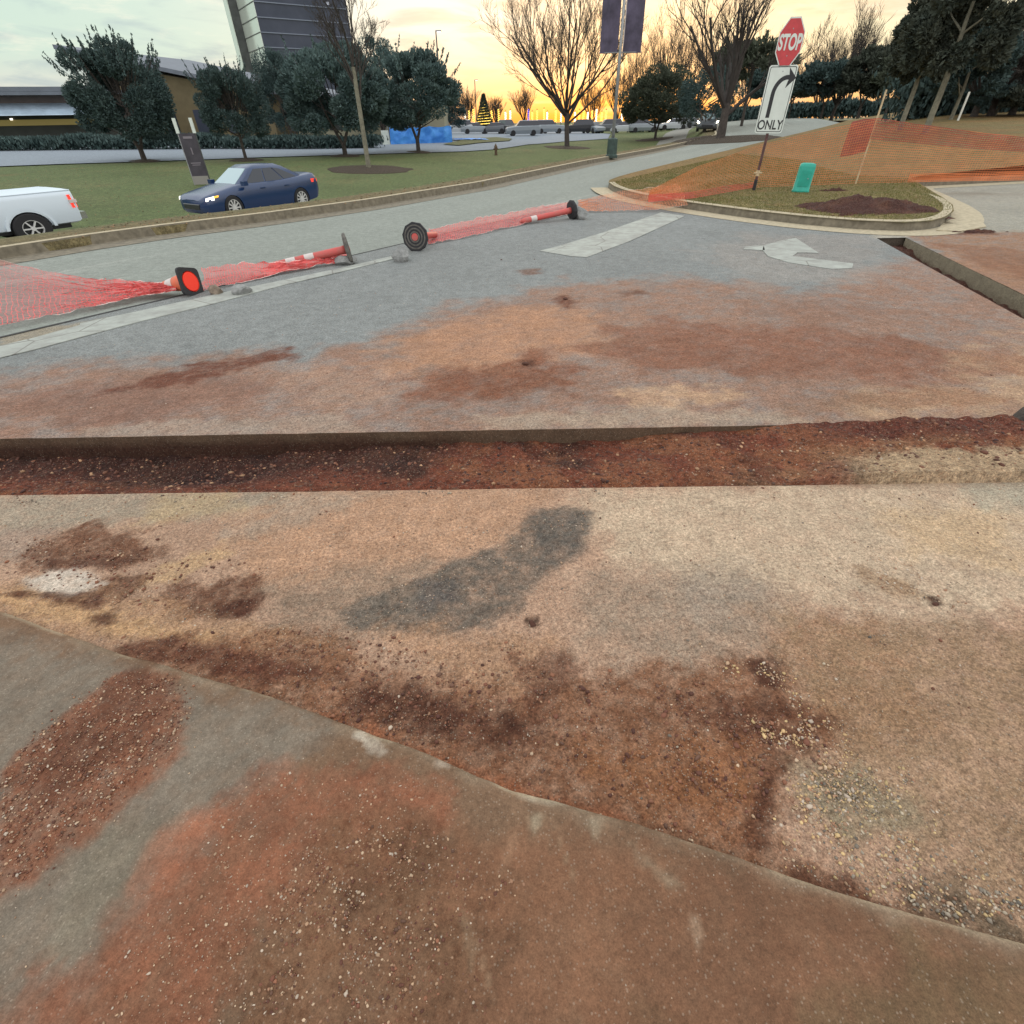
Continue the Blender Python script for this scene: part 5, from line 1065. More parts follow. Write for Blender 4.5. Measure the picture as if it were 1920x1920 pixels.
for k, (x_, z_) in enumerate(((16, 45.5), (30, 45.8), (24, 34), (10, 38))):
    m = MB(); m.box((x_, .16, z_), (1.1, .12, .7)); m.build('lit_window', mat('dim_window', (.2, .2, .2), .4, emit=(.6, .65, .8), es=.5), root)
# low arena at the left edge
A0 = at(-120, 250, 62); A1 = at(160, 250, 66); zb = float(terr(A0[0], A0[1])); H0 = hfor([A0[0], A0[1], zb], 160)
root = empty('low_building', (A1[0], A1[1], zb)); tag(root, 'long low building with glass awning and dark base at the left edge', 'building'); root.rotation_euler = (0, 0, math.atan2(A1[1]-A0[1], A1[0]-A0[0]))
hh = hfor([A1[0], A1[1], zb], 163)
m = MB(); m.box((-14, 8, hh/2-.2), (34, 14, hh-.4)); m.build('wall', BW, root)
m = MB(); m.box((-14, 7.4, hh-.18), (34.8, 16, .36)); m.box((-14, -.55, hh-.5), (34.6, .1, .25)); m.build('roof_fascia', RF, root)
zA = hh*.52
m = MB(); m.loft([[(-31, .9, zA+.95), (3, .9, zA+.95), (3, .98, zA+1.0), (-31, .98, zA+1.0)], [(-31, -1.6, zA), (3, -1.6, zA), (3, -1.55, zA+.06), (-31, -1.55, zA+.06)]]); m.build('awning', GLS, root)
m = MB()
for k in range(3): m.box((-14, .9-.85*k-.3, zA+.85-.34*k), (34.2, .06, .06))
m.build('awning_rails', RF, root)
m = MB(); m.box((-14, .95, zA*.5), (33.8, .1, zA*.98)); m.build('dark_base', DK, root)
m = MB(); m.box((-14, .86, zA*.78), (33, .08, zA*.2)); m.build('window_band', mat('ochre_glow', (.2, .16, .06), .6, emit=(.9, .7, .2), es=.10), root)
for x_, w_ in ((-16.8, .8), (-13.2, 1.1), (-8.3, .7), (-6, .2)):
    m = MB(); m.box((x_, .78, zA*.90), (w_, .08, .13)); m.build('ceiling_lamp', LAMP if w_ < 1.2 and w_ != .8 else LIT, root)
# gabled hall behind the verge trees
G0 = at(235, 250, 78); G1 = at(400, 250, 74); G2 = at(520, 250, 72)
zb = .4; root = empty('gabled_hall', (G0[0], G0[1], zb)); tag(root, 'brown hall with a long sloping metal roof between the verge trees', 'building'); e1 = np.array([G2[0]-G0[0], G2[1]-G0[1]]); LN = np.hypot(*e1); root.rotation_euler = (0, 0, math.atan2(e1[1], e1[0]))
h0 = hfor([G0[0], G0[1], zb], 112); h1 = hfor([G2[0], G2[1], zb], 168)
m = MB(); m.loft([[(0, 0, 0), (LN, 0, 0), (LN, 0, h1-.3), (0, 0, h0-.3)], [(0, 18, 0), (LN, 18, 0), (LN, 18, h1-.3), (0, 18, h0-.3)]]); m.build('wall', YW, root)
m = MB(); m.loft([[(-4, -1.4, h0+.95), (LN+1.5, -1.4, h1-.45), (LN+1.5, -1.4, h1-.1), (-4, -1.4, h0+1.35)], [(-4, 19, h0+.95), (LN+1.5, 19, h1-.45), (LN+1.5, 19, h1-.1), (-4, 19, h0+1.35)]]); m.build('roof', RF, root)
m = MB(); m.box((LN*.5, .5, h1*.80), (LN, .9, .4)); m.build('soffit_beam', BD, root)
for k in range(4):
    m = MB(); m.box((LN*(.15+.2*k), -.06, 1.8), (1.6, .12, 2.2)); m.build('window', BD, root)
# pale low building behind the pale trunk
Q = at(560, 250, 70); Q[2] = .3; root = empty('low_building', Q); tag(root, 'small pale building glimpsed between trunks left of the tarpaulin', 'building')
m = MB(); m.box((8, 3, 1.5), (16, 6, 3.0)); m.build('wall', mat('pale_wall', tuple(alb(170, 168, 140)), .9), root)
m = MB(); m.box((8, 2.6, 3.1), (16.6, 7, .25)); m.build('roof', RF, root)
for x_ in (0, 4.2, 8): m = MB(); m.box((x_, -.04, 1.5), (1.4, .1, 1.2)); m.build('window', DK, root)
# ================================================================== STREET FURNITURE
# banner sign on two posts
P = gt(398, 347); root = empty('banner_sign', P); tag(root, 'dark hanging banner with pale base on two white topped posts', 'banner sign'); HB = hfor(P, 222); bw = wfor(P, 30)
for s_ in (0, 1):
    m = MB(); m.box((-.05-bw*s_, 0, HB/2), (.07, .07, HB)); m.build('post', BP if s_ == 0 else M_['steel'], root)
    m = MB(); m.box((-.05-bw*s_, -.01, HB*.9), (.12, .12, HB*.22)); m.build('post_cap', M_['white'], root)
m = MB(); m.box((-.05-bw/2, -.05, HB*.47), (bw*.98, .03, HB*.64)); bp_ = m.build('banner', mat('banner_cloth', (.055, .05, .06), .8, var=.3, vs=2), root)
for z_, w_, h_2 in ((.73, .55, .035), (.35, .62, .015), (.32, .5, .012)): m = MB(); m.box((-.05-bw/2, -.07, HB*z_), (bw*w_, .01, HB*h_2)); m.build('faded_print', mat('faded_print', (.20, .18, .20), .8), bp_)
m = MB(); m.loft([[(-.05-bw/2+a*.06, -.07+b_*.004, HB*.53+c_*.14) for a, c_ in ((-.5, .8), (0, 1), (.5, .7), (.35, -.2), (.6, -1), (0, -.8), (-.5, -1), (-.3, 0))] for b_ in (0, 1)]); m.build('faded_emblem', mat('faded_print', (.2, .18, .2)), bp_)
m = MB(); m.box((-.05-bw/2, -.05, HB*.085), (bw*.98, .12, HB*.13)); m.build('base_panel', mat('pale_base', tuple(alb(150, 150, 142)), .8), root)
root.rotation_euler = (0, 0, .25)
# lamp post with two banners
P = gt(1146, 299); root = empty('lamp_post', P); tag(root, 'grey lamp post with a pair of dark banners and green base sleeve', 'lamp post')
m = MB(); m.tube([(0, 0, 0), (0, 0, 4), (0, 0, 8.2)], [.085, .07, .055], 12); m.build('pole', M_['steel'], root, True)
hs_ = hfor(P, 258); m = MB(); m.tube([(0, 0, -.05), (0, 0, .06), (0, 0, .1), (0, 0, hs_*.93), (0, 0, hs_)], [.30, .30, .25, .24, .14], 14); m.build('base_sleeve', mat('green_sleeve', (.03, .055, .045), .6, var=.3, vs=5), root)
zb0 = hfor(P, 100); zb1 = zb0+3.0; bwid = .82
BC = mat('banner_violet', (.075, .065, .10), .85, var=.45, vs=1.6)
for s_ in (-1, 1):
    m = MB(); n_ = 12; rows = []
    for j in range(n_+1):
        z = zb0+(zb1-zb0)*j/n_; rows.append([(s_*(.12+bwid*i/6), .03*math.sin(i*.8+j*.35), z) for i in range(7)])
    fr_ = [r_+[(p[0], p[1]+.012, p[2]) for p in r_[::-1]] for r_ in rows]; m.loft(fr_); bb = m.build('banner', BC, root)
    m = MB()
    for z in (zb0+.03, zb1-.03): m.tube([(0, 0, z), (s_*(bwid+.16), 0, z)], .018, 6)
    m.build('banner_arm', M_['steel'], root)
m = MB(); m.tube([(.12, .03, zb0-.1), (.12, .03, zb1+.1)], .022, 6); m.build('banner_rod', M_['band'], root)
m = MB(); m.tube([(0, 0, 8.2), (0, 0, 8.35), (0, 0, 8.8), (0, 0, 8.95)], [.1, .2, .24, .05], 12); m.build('lantern', M_['white'], root)
# tall area lights
for px, py, ty, Y, lab in ((829, 210, 58, 95, 'tall thin parking light pole rising left of the sunset'), (893, 215, 150, 150, 'short distant parking light pole above the parked cars'), (1745, 120, 92, 60, 'faint street lamp glimpsed inside the dark pines')):
    P = hp(px, py, Y, .5); HL = hfor(P, ty); root = empty('area_light', P); tag(root, lab, 'light pole', 'tall parking lot lights')
    m = MB(); m.tube([(0, 0, 0), (0, 0, HL)], [.14, .08], 8); m.build('pole', BP, root)
    m = MB(); m.box((.35, 0, HL), (.8, .35, .14)); hd = m.build('lamp_head', M_['steel'], root)
    m = MB(); m.box((.4, 0, HL-.09), (.5, .26, .03)); m.build('lens', LAMP, hd)
# hydrant
P = gt(930, 291); root = empty('fire_hydrant', P); tag(root, 'small dark fire hydrant on the grass verge', 'fire hydrant')
s_ = max(1, hfor(P, 271)/.78); HM = mat('hydrant_paint', (.10, .06, .03), .6)
m = MB(); m.lathe([(.15, 0), (.15, .05), (.11, .06), (.11, .5), (.14, .51), (.14, .55), (.12, .60), (.07, .70), (.03, .74), (.03, .78)], 14, Matrix.Scale(s_, 4)); m.build('barrel', HM, root, False)
m = MB(); m.tube([(-.2*s_, 0, .42*s_), (.2*s_, 0, .42*s_)], .055*s_, 8); m.tube([(0, -.2*s_, .38*s_), (0, 0, .38*s_)], .07*s_, 8); m.build('nozzle', HM, root)
# blue tarpaulin over a fenced frame
BT = mat('blue_tarpaulin', (.035, .20, .66), .5, col2=(.09, .36, .85), vs=1.2, bump=.6, bs=3)
P0 = gt(733, 272); P1 = gt(848, 268); root = empty('tarpaulin_fence', P0); tag(root, 'upright blue tarpaulin wrapped around a fenced enclosure', 'tarpaulin')
d_ = P1-P0; LN = math.hypot(d_[0], d_[1]); root.rotation_euler = (0, 0, math.atan2(d_[1], d_[0])); HT_ = hfor(P0, 238)
n_ = 60; X_, V2 = np.meshgrid(np.linspace(0, LN, n_), np.linspace(0, 1, 14)); Yw = .18*fbm(X_, V2*2, 1.1, 4, 700); Zw = V2*(HT_-.12*np.abs(np.sin(X_*1.3)))
raw = grid_mesh('tarpaulin_sheet', X_, Yw, Zw, BT); raw.parent = root
X_, V2 = np.meshgrid(np.linspace(0, 3.5, 20), np.linspace(0, 1, 14)); raw = grid_mesh('tarpaulin_sheet', LN+.3*X_*.2+fbm(X_, V2, 1, 3, 701)*.1, X_, V2*HT_*.9, BT); raw.parent = root
for x_ in (0, LN*.33, LN*.66, LN): m = MB(); m.tube([(x_, .25, 0), (x_, .25, HT_+.1)], .04, 6); m.build('fence_post', M_['steel'], root)
m = MB(); m.box((-.45, .1, HT_*.42), (.8, .1, HT_*.8)); m.build('pale_panel', M_['white'], root)
P = gt(880, 264); X_, Y_ = np.meshgrid(np.linspace(-1, 1, 30), np.linspace(-1, 1, 16)); wf = wfor(P, 60)/2; Xx = P[0]+X_*wf*(1-.3*Y_); Yy = P[1]+Y_*1.6; Zz = terr(Xx, Yy)+.16+.12*np.abs(fbm(Xx, Yy, 1.2, 4, 710))
tag(grid_mesh('flat_tarpaulin', Xx, Yy, Zz, BT), 'loose blue tarpaulin lying flat right of the enclosure', 'tarpaulin')
# ================================================================== VEHICLES
PB = mat('paint_navy', (.008, .030, .095), .22, spec=.7); PW = mat('paint_white', (.62, .70, .76), .35); PS = mat('paint_silver', (.24, .27, .29), .3, metal=.4); PW2 = mat('paint_white_backlit', (.42, .45, .46), .35); PG = mat('paint_grey', (.12, .13, .14), .3, metal=.4); PD = mat('paint_black', (.02, .022, .025), .3)  # parked cars' white and silver darkened in colour, as against the light
WG = mat('window_glass', (.012, .016, .026), .08, spec=.7); WS = mat('windshield_glass', (.26, .38, .40), .08, spec=.8); TY_ = mat('tyre', (.018, .018, .019), .85); RM_ = mat('alloy_rim', (.62, .62, .60), .4, metal=.2); TL = mat('tail_lamp', (.5, .02, .02), .3, emit=(1, .06, .03), es=.9); HLm = mat('head_lamp', (.9, .9, .85), .2, emit=(1, .95, .85), es=2.2); AM = mat('amber_lamp', (.8, .35, .05), .3, emit=(1, .5, .05), es=1.2); CH = mat('chrome', (.5, .5, .5), .2, metal=.9)
def wheel(root, x, y, r, w, side, spokes=10, rim=.68):
    o = empty('wheel', (x, y, r)); o.parent = root
    M = Matrix.Rotation(-PI/2*side, 4, 'X')
    m = MB(); m.lathe([(r*rim, -w/2), (r*.93, -w/2), (r, -w/2+.03), (r, w/2-.03), (r*.93, w/2), (r*rim, w/2)], 28, M, False); m.build('tyre', TY_, o, False)
    m = MB(); m.lathe([(r*rim, w*.2), (r*rim, w*.48), (r*rim*.93, w*.48), (r*rim*.9, w*.2)], 28, M, False)
    for k in range(spokes):
        a = 2*PI*k/spokes; c_, s_ = math.cos(a), math.sin(a); q = [(-s_*.018, c_*.018), (s_*.018, -c_*.018)]
        rr = r*rim*.95; m.loft([[M@Vector((c_*rr*t+q[0][0], s_*rr*t+q[0][1], w*.47)), M@Vector((c_*rr*t+q[1][0], s_*rr*t+q[1][1], w*.47)), M@Vector((c_*rr*t+q[1][0], s_*rr*t+q[1][1], w*.3)), M@Vector((c_*rr*t+q[0][0], s_*rr*t+q[0][1], w*.3))] for t in (.1, 1)])
    m.lathe([(r*.14, w*.3), (r*.14, w*.5)], 12, M); m.build('rim', RM_, o)
    m = MB(); m.lathe([(r*rim*.88, w*.05), (r*rim*.88, w*.1)], 20, M); m.build('brake_disc', PD, o); return o
def cut_wheels(body, xs_, r, W):
    m = MB()
    for x in xs_:
        for s_ in (1, -1): m.loft([[(x+r*math.cos(2*PI*k/28), s_*W*k2, r*.86+r*math.sin(2*PI*k/28)) for k in range(28)] for k2 in (.55, 1.3)])
    c = m.build('cutter', PD); md = body.modifiers.new('b', 'BOOLEAN'); md.operation = 'DIFFERENCE'; md.object = c; md.solver = 'EXACT'
    dg = bpy.context.evaluated_depsgraph_get(); me = bpy.data.meshes.new_from_object(body.evaluated_get(dg)); body.modifiers.clear(); old = body.data
    if len(me.polygons) > 20: body.data = me; me.set_sharp_from_angle(angle=math.radians(38))
    bpy.data.objects.remove(c)
def body_loft(name, st, mat_, root, nst=34, lin_=False):
    """stations: (x, zlow, shoulder z, top z, half width low, half width shoulder, half width top)"""
    m = MB(); R = []; A = np.array(st, float)[::-1]; d = np.r_[0, np.cumsum(np.abs(np.diff(A[:, 0]))+.06)]; t = np.linspace(0, d[-1], nst)
    def cat(y):
        if lin_: return np.interp(t, d, y)
        sl = np.gradient(y, d); k = np.clip(np.searchsorted(d, t)-1, 0, len(d)-2); h_ = d[k+1]-d[k]; u = (t-d[k])/h_; sl = np.where(np.abs(sl) > 3, np.sign(sl)*3, sl)
        return y[k]*(2*u**3-3*u**2+1)+h_*sl[k]*(u**3-2*u**2+u)+y[k+1]*(-2*u**3+3*u**2)+h_*sl[k+1]*(u**3-u**2)
    B_ = np.stack([cat(A[:, i]) for i in range(7)], 1)[::-1]
    for x, zl, zs, zt, wl, ws_, wt in B_:
        h = [(x, wl*.75, zl), (x, wl, zl+.06), (x, ws_*.995, zl+(zs-zl)*.32), (x, ws_*1.0, zl+(zs-zl)*.55), (x, ws_*.995, zs-.12), (x, ws_*.975, zs-.03), (x, ws_*.94, zs+.01), (x, (ws_+wt)/2*.97, (zs+zt)/2+.02), (x, wt, zt-.01), (x, wt*.5, zt+.012)]
        R.append(h+[(p[0], -p[1], p[2]) for p in h[::-1]])
    m.loft(R); o = m.build(name, mat_, root, True); o.data.set_sharp_from_angle(angle=math.radians(38)); return o
def cabin(root, belt, roof, wb, wr, zb, zr, paint, glass_side=True, pillars=(.36, .66)):
    """belt=(x_front,x_rear) at the belt line, roof likewise"""
    bf, br = belt; rf, rr = roof; m = MB(); R = []
    for t, k in ((0, 0), (.5, .55), (.85, .9), (1, 1)):
        xf = bf+(rf-bf)*t; xr = br+(rr-br)*t; w = wb+(wr-wb)*k; z = zb+(zr-zb)*(t if t < 1 else 1); 
        if t == 1: xf -= .12; xr += .12; w -= .09; z += .025
        R.append([(xf, w*.86, z), (xf-.10, w, z), (xr+.10, w, z), (xr, w*.86, z), (xr, -w*.86, z), (xr+.10, -w, z), (xf-.10, -w, z), (xf, -w*.86, z)])
    m.loft(R); cb = m.build('cabin', paint, root, True); cb.data.set_sharp_from_angle(angle=math.radians(42))
    def side(u, v, s_, o=.012): 
        xf = bf+(rf-bf)*v-.10; xr = br+(rr-br)*v+.10; w = wb+(wr-wb)*(v*1.08); return (xf+(xr-xf)*u, s_*(w+o), zb+(zr-zb)*v)
    segs = [(.05, pillars[0]-.012), (pillars[0]+.012, pillars[1]-.012), (pillars[1]+.012, .93)]
    for s_ in (1, -1):
        for i, (a, b_) in enumerate(segs):
            m = MB(); top = .84
            p = [side(a+(.03 if i == 0 else 0), .06, s_), side(b_, .06, s_), side(b_, top, s_) if i < 2 else side(b_-.10, top*.9, s_), side(a+(.05 if i == 0 else 0), top, s_)]
            q = [(x, y-s_*.02, z) for x, y, z in p]; m.loft([p, q]); m.build('side_window', WG, root)
    def frontq(xb, xt, s2, nm, mt):
        m = MB(); p = [(xb+(xt-xb)*.08+s2*.015, y, zb+(zr-zb)*.08) for y in (wb*.80, -wb*.80)]+[(xb+(xt-xb)*.86+s2*.015, y, zb+(zr-zb)*.88) for y in (-wr*.84, wr*.84)]
        q = [(x-s2*.03, y, z-.01) for x, y, z in p]; m.loft([p, q]); m.build(nm, mt, root)
    frontq(bf, rf, 1, 'windshield', WS); frontq(br, rr, -1, 'rear_window', WG)
def make_sedan(label, paint, cat='sedan', group=None, lights=True, k=1.0):
    root = empty('parked_car' if not lights else 'sedan', (0, 0, 0)); tag(root, label, cat, group)
    st = [(2.40, .34, .56, .60, .55, .62, .45), (2.32, .24, .62, .68, .76, .80, .60), (2.05, .20, .68, .76, .84, .88, .66), (1.5, .19, .76, .86, .86, .90, .70), (.95, .18, .82, .94, .87, .91, .74), (.2, .18, .86, .95, .87, .91, .78), (-.8, .18, .88, .97, .87, .91, .78), (-1.5, .20, .92, 1.02, .86, .90, .74), (-2.0, .24, .94, 1.05, .82, .87, .70), (-2.28, .30, .94, 1.06, .76, .82, .66), (-2.38, .42, .86, .98, .66, .74, .58)]
    bd = body_loft('body', st, paint, root); cut_wheels(bd, (1.42, -1.40), .37, .9)
    cabin(root, (1.05, -2.02), (.25, -.95), .76, .57, .90, 1.38, paint)
    for x in (1.42, -1.40):
        for s_ in (1, -1): wheel(root, x, s_*.80, .34, .21, s_)
    for s_ in (1, -1):
        m = MB(); m.loft([[(2.30, s_*.80, .66), (2.05, s_*.885, .70), (2.07, s_*.888, .60), (2.33, s_*.80, .58)], [(2.26, s_*.74, .66), (2.0, s_*.83, .70), (2.0, s_*.83, .60), (2.28, s_*.74, .58)]]); m.build('headlight', HLm if lights else CH, root)
        if lights: m = MB(); m.loft([[(2.05, s_*.888, .70), (1.88, s_*.905, .715), (1.90, s_*.905, .67), (2.06, s_*.89, .65)], [(2.0, s_*.83, .70), (1.86, s_*.84, .715), (1.88, s_*.84, .67), (2.0, s_*.83, .65)]]); m.build('turn_signal', AM, root)
        m = MB(); m.loft([[(-2.31, s_*.79, .90), (-2.02, s_*.885, .90), (-2.02, s_*.89, .80), (-2.34, s_*.78, .80)], [(-2.2, s_*.70, .90), (-1.95, s_*.80, .90), (-1.95, s_*.80, .80), (-2.2, s_*.70, .80)]]); m.build('tail_light', TL, root)
        m = MB(); m.box((.88, s_*.98, .96), (.16, .20, .12)); m.build('wing_mirror', paint, root)
        for x_ in (.15, -.85): m = MB(); m.box((x_, s_*.915, .79), (.18, .02, .03)); m.build('door_handle', paint, root)
    m = MB(); m.loft([[(2.40, y, z) for y, z in ((-.45, .34), (.45, .34), (.5, .5), (-.5, .5))], [(2.425, y, z) for y, z in ((-.42, .36), (.42, .36), (.47, .48), (-.47, .48))]]); m.build('grille', PD, root)
    m = MB(); m.box((-.02, 0, .22), (2.0, 1.70, .10)); m.build('underbody', PD, root)
    return root
ry = math.atan2(-TY, -TX)
P = gt_ = None
def place_car(root, front_px, rear_px, z, wbase, lateral=.0, heading=None):
    a = gp(*front_px, z); b_ = gp(*rear_px, z); h = math.atan2(a[1]-b_[1], a[0]-b_[0]) if heading is None else heading
    c = (a+b_)/2; root.location = (c[0]-math.sin(h)*lateral, c[1]+math.cos(h)*lateral, z); root.rotation_euler = (0, 0, h); return h
car = make_sedan('dark blue sedan with lit headlights on the far carriageway', PB)
h_ = place_car(car, (446, 413), (578, 393), -.735, 2.8, -.90); car.scale = (.91, .93, .98)
# pickup
root = empty('pickup_truck', (0, 0, 0)); tag(root, 'white pickup truck, only its rear half inside the left edge', 'pickup truck')
st = [(3.35, .5, .85, .95, .80, .88, .6), (3.1, .38, 1.0, 1.12, .92, .98, .7), (2.2, .36, 1.08, 1.2, .94, 1.0, .74), (1.2, .36, 1.14, 1.24, .95, 1.01, .86), (-.55, .36, 1.16, 1.24, .95, 1.01, .88), (-.62, .36, 1.30, 1.33, .95, 1.01, .97), (-2.70, .42, 1.32, 1.35, .95, 1.01, .97), (-2.74, .46, 1.32, 1.35, .95, 1.0, .97)]
bd = body_loft('body', st, PW, root, 60, True); cut_wheels(bd, (2.05, -1.55), .47, 1.0)
cabin(root, (1.55, -.58), (.75, -.50), .84, .70, 1.20, 1.86, PW, pillars=(.45, .9))
for x in (2.05, -1.55):
    for s_ in (1, -1): wheel(root, x, s_*.88, .42, .28, s_, 6, .56)
for s_ in (1, -1):
    m = MB(); m.loft([[(-2.745, s_*.98, 1.22), (-2.745, s_*.80, 1.22), (-2.76, s_*.82, .86), (-2.76, s_*.99, .86)], [(-2.60, s_*1.03, 1.22), (-2.60, s_*.8, 1.22), (-2.62, s_*.82, .86), (-2.62, s_*1.03, .86)]]); tl_ = m.build('tail_light', TL, root)
    m = MB(); m.box((-2.68, s_*.925, 1.04), (.18, .235, .09)); m.build('reverse_lens', M_['band'], tl_)
    m = MB(); m.box((.9, s_*1.12, 1.30), (.14, .26, .22)); m.build('wing_mirror', PD, root)
    m = MB(); m.loft([[(x, s_*y, z) for x, y, z in [(-1.55+.56*math.cos(a), 1.012, .43+.56*math.sin(a)) for a in [PI*k/14 for k in range(15)]]+[(-1.55+.49*math.cos(a), 1.012, .43+.49*math.sin(a)) for a in [PI*(14-k)/14 for k in range(15)]]], [(x, s_*y, z) for x, y, z in [(-1.55+.56*math.cos(a), .98, .43+.56*math.sin(a)) for a in [PI*k/14 for k in range(15)]]+[(-1.55+.49*math.cos(a), .98, .43+.49*math.sin(a)) for a in [PI*(14-k)/14 for k in range(15)]]]]); m.build('wheel_arch_trim', PW, root)
m = MB(); m.box((-2.80, 0, .62), (.20, 1.86, .20)); m.build('rear_bumper', CH, root)
m = MB(); m.box((-2.90, 0, .52), (.16, .12, .10)); m.build('tow_hitch', PD, root)
m = MB(); m.box((-2.745, 0, 1.03), (.03, 1.50, .52)); tg = m.build('tailgate', PW, root); m = MB(); m.box((-2.765, 0, 1.16), (.02, .22, .07)); m.build('handle', PD, tg)
m = MB(); m.box((0, 0, .38), (5.0, 1.5, .16)); m.build('chassis', PD, root)
W0 = gp(74, 456, -.735); root.scale = (1, 1, .82); hd = h_; fx, fy = math.cos(hd), math.sin(hd)
root.location = (W0[0]+1.55*fx-(-1)*.0-(-fy)*(-.88)*-1, W0[1]+1.55*fy-(fx)*(-.88)*-1, -.735); root.rotation_euler = (0, 0, hd)
# near side is on the camera side: shift the body away from the camera
root.location = (W0[0]+1.55*fx+fy*.88, W0[1]+1.55*fy-fx*.88, -.735)
# oncoming car with headlights beside the big tree
oc = make_sedan('oncoming car with bright headlights beside the big median tree', PG, 'car')
for o_ in [q for q in bpy.data.objects if q.parent is oc and q.name.startswith('headlight')]: o_.data.materials.clear(); o_.data.materials.append(mat('full_beam_lamp', (1, 1, .95), .3, emit=(1, .93, .75), es=30.0)); o_.scale = (1.02, 1.06, 1.15)
Q = gt(1345, 250); oc.location = (Q[0], Q[1]+3.5, float(terr(Q[0], Q[1]+3.5))+.02); oc.rotation_euler = (0, 0, -PI/2-.28)
# parked cars far off
def simple_car(kind, paint):
    m = MB(); m.m = 0
    if kind == 'suv': st = [(2.3, .35, .8, .9, .8, .86, .6), (2.1, .25, .9, 1.0, .86, .9, .7), (.9, .22, 1.0, 1.1, .88, .92, .78), (-2.2, .22, 1.05, 1.12, .88, .92, .78), (-2.35, .35, 1.0, 1.1, .8, .86, .7)]; cb_, cr_, zr_ = (1.0, -2.25), (.35, -1.95), 1.72
    else: st = [(2.35, .35, .6, .68, .7, .8, .6), (2.1, .22, .7, .8, .84, .88, .68), (.9, .2, .86, .95, .87, .9, .75), (-1.6, .2, .92, 1.02, .87, .9, .75), (-2.35, .3, .9, 1.0, .75, .82, .65)]; cb_, cr_, zr_ = (.95, -1.9), (.25, -1.1), 1.40
    for_ = []
    R = []
    for x, zl, zs, zt, wl, ws_, wt in st:
        h = [(x, wl, zl), (x, ws_, zl+(zs-zl)*.5), (x, ws_*.96, zs), (x, wt, zt)]; R.append(h+[(p[0], -p[1], p[2]) for p in h[::-1]])
    m.loft(R); zb_ = .97 if kind != 'suv' else 1.06
    def ring(t, e): xf = cb_[0]+(cr_[0]-cb_[0])*t+e; xr = cb_[1]+(cr_[1]-cb_[1])*t-e; w = .78-.2*t+e; z = zb_+(zr_-zb_)*t; return [(xf, w, z), (xr, w, z), (xr, -w, z), (xf, -w, z)]
    m.m = 1; m.loft([ring(0, 0), ring(.88, 0)]); m.m = 0; m.loft([ring(.88, .02), ring(1, -.06)])
    m.m = 2
    for x in (1.4, -1.4):
        for s_ in (1, -1): m.lathe([(.33, -.1), (.33, .1)], 14, Matrix.Translation((x, s_*.82, .33))@Matrix.Rotation(PI/2, 4, 'X'))
    m.m = 3
    for s_ in (1, -1): m.box((2.28, s_*.62, .66 if kind != 'suv' else .82), (.12, .3, .12))
    o = m.build('parked_car', [paint, WG, TY_, M_['band']], None); return o
pr = {}
cols_ = {'white': PW2, 'silver': PS, 'grey': PG, 'black': PD, 'blue': PB}
seq = [(858, 244, 'suv', 'white', 'left end, beside the tarpaulin'), (893, 242, 'car', 'silver', ''), (925, 241, 'car', 'grey', ''), (952, 243, 'suv', 'black', ''), (980, 246, 'suv', 'silver', ''), (1005, 243, 'car', 'white', ''), (1030, 244, 'suv', 'silver', ''), (1085, 242, 'suv', 'black', ''), (1112, 243, 'car', 'silver', ''), (1138, 241, 'suv', 'grey', ''), (1168, 240, 'car', 'white', ''), (1205, 240, 'suv', 'silver', ''), (1262, 238, 'car', 'white', ''), (1290, 238, 'car', 'grey', '')]
where = ['at the left end beside the tarpaulin', 'second from the tarpaulin', 'below the lit conical tree', 'left of a silver one with a gap', 'nearest the camera in the row', 'just left of the big bare trunk', 'touching the left side of the big bare trunk', 'just right of the big bare trunk', 'second right of the big bare trunk', 'directly left of the lamp post', 'directly right of the lamp post', 'left of the rounded evergreen', 'behind the rounded evergreen', 'right of the rounded evergreen']
for i, (px, py, kd, cl, _) in enumerate(seq):
    if (kd, cl) in pr: o = pr[(kd, cl)].copy(); COL.objects.link(o)
    else: o = simple_car(kd, cols_[cl]); pr[(kd, cl)] = o
    Q = hp(px, py, 98 if i != 4 else 88); o.location = tuple(Q); o.location.z += .05; o.rotation_euler = (0, 0, [PI, 0.1, PI-.1, -PI/2+.4, PI+.1][i % 5]); tag(o, f"{cl} parked {'SUV' if kd == 'suv' else 'car'} {where[i]}", 'parked car', 'cars parked along the far lot')
# ================================================================== HOLIDAY LIGHTS
YL = mat('warm_string_light', (.9, .6, .1), .5, emit=(1, .66, .12), es=3.2); WL = mat('white_string_light', (.9, .9, .8), .5, emit=(1, .92, .72), es=3.4); BLU = mat('blue_string_light', (.1, .1, .9), .5, emit=(.06, .10, 1), es=1.8); ORL = mat('orange_glow_light', (.9, .3, .1), .5, emit=(1, .32, .06), es=1.4)
lp = [(872, 'w'), (880, 'y'), (888, 'y'), (898, 'w'), (922, 'y'), (935, 'y'), (948, 'w'), (957, 'w'), (991, 'b'), (998, 'y'), (1007, 'y'), (1020, 'y'), (1026, 'w'), (1042, 'y'), (1052, 'w'), (1078, 'w'), (1086, 'y'), (1094, 'y'), (1102, 'w'), (1110, 'y'), (1118, 'w'), (1128, 'y'), (1136, 'y'), (1152, 'y'), (1166, 'w'), (1180, 'o'), (1188, 'o'), (1258, 'w'), (1266, 'y'), (1276, 'w')]
od = {'w': WL, 'y': YL, 'b': BLU, 'o': ORL}; nm = {'w': 'white', 'y': 'yellow', 'b': 'blue', 'o': 'orange'}
ORD = 'first second third fourth fifth sixth seventh eighth ninth tenth eleventh twelfth thirteenth fourteenth fifteenth sixteenth seventeenth eighteenth nineteenth twentieth twenty-first twenty-second twenty-third twenty-fourth twenty-fifth twenty-sixth twenty-seventh twenty-eighth twenty-ninth thirtieth'.split()
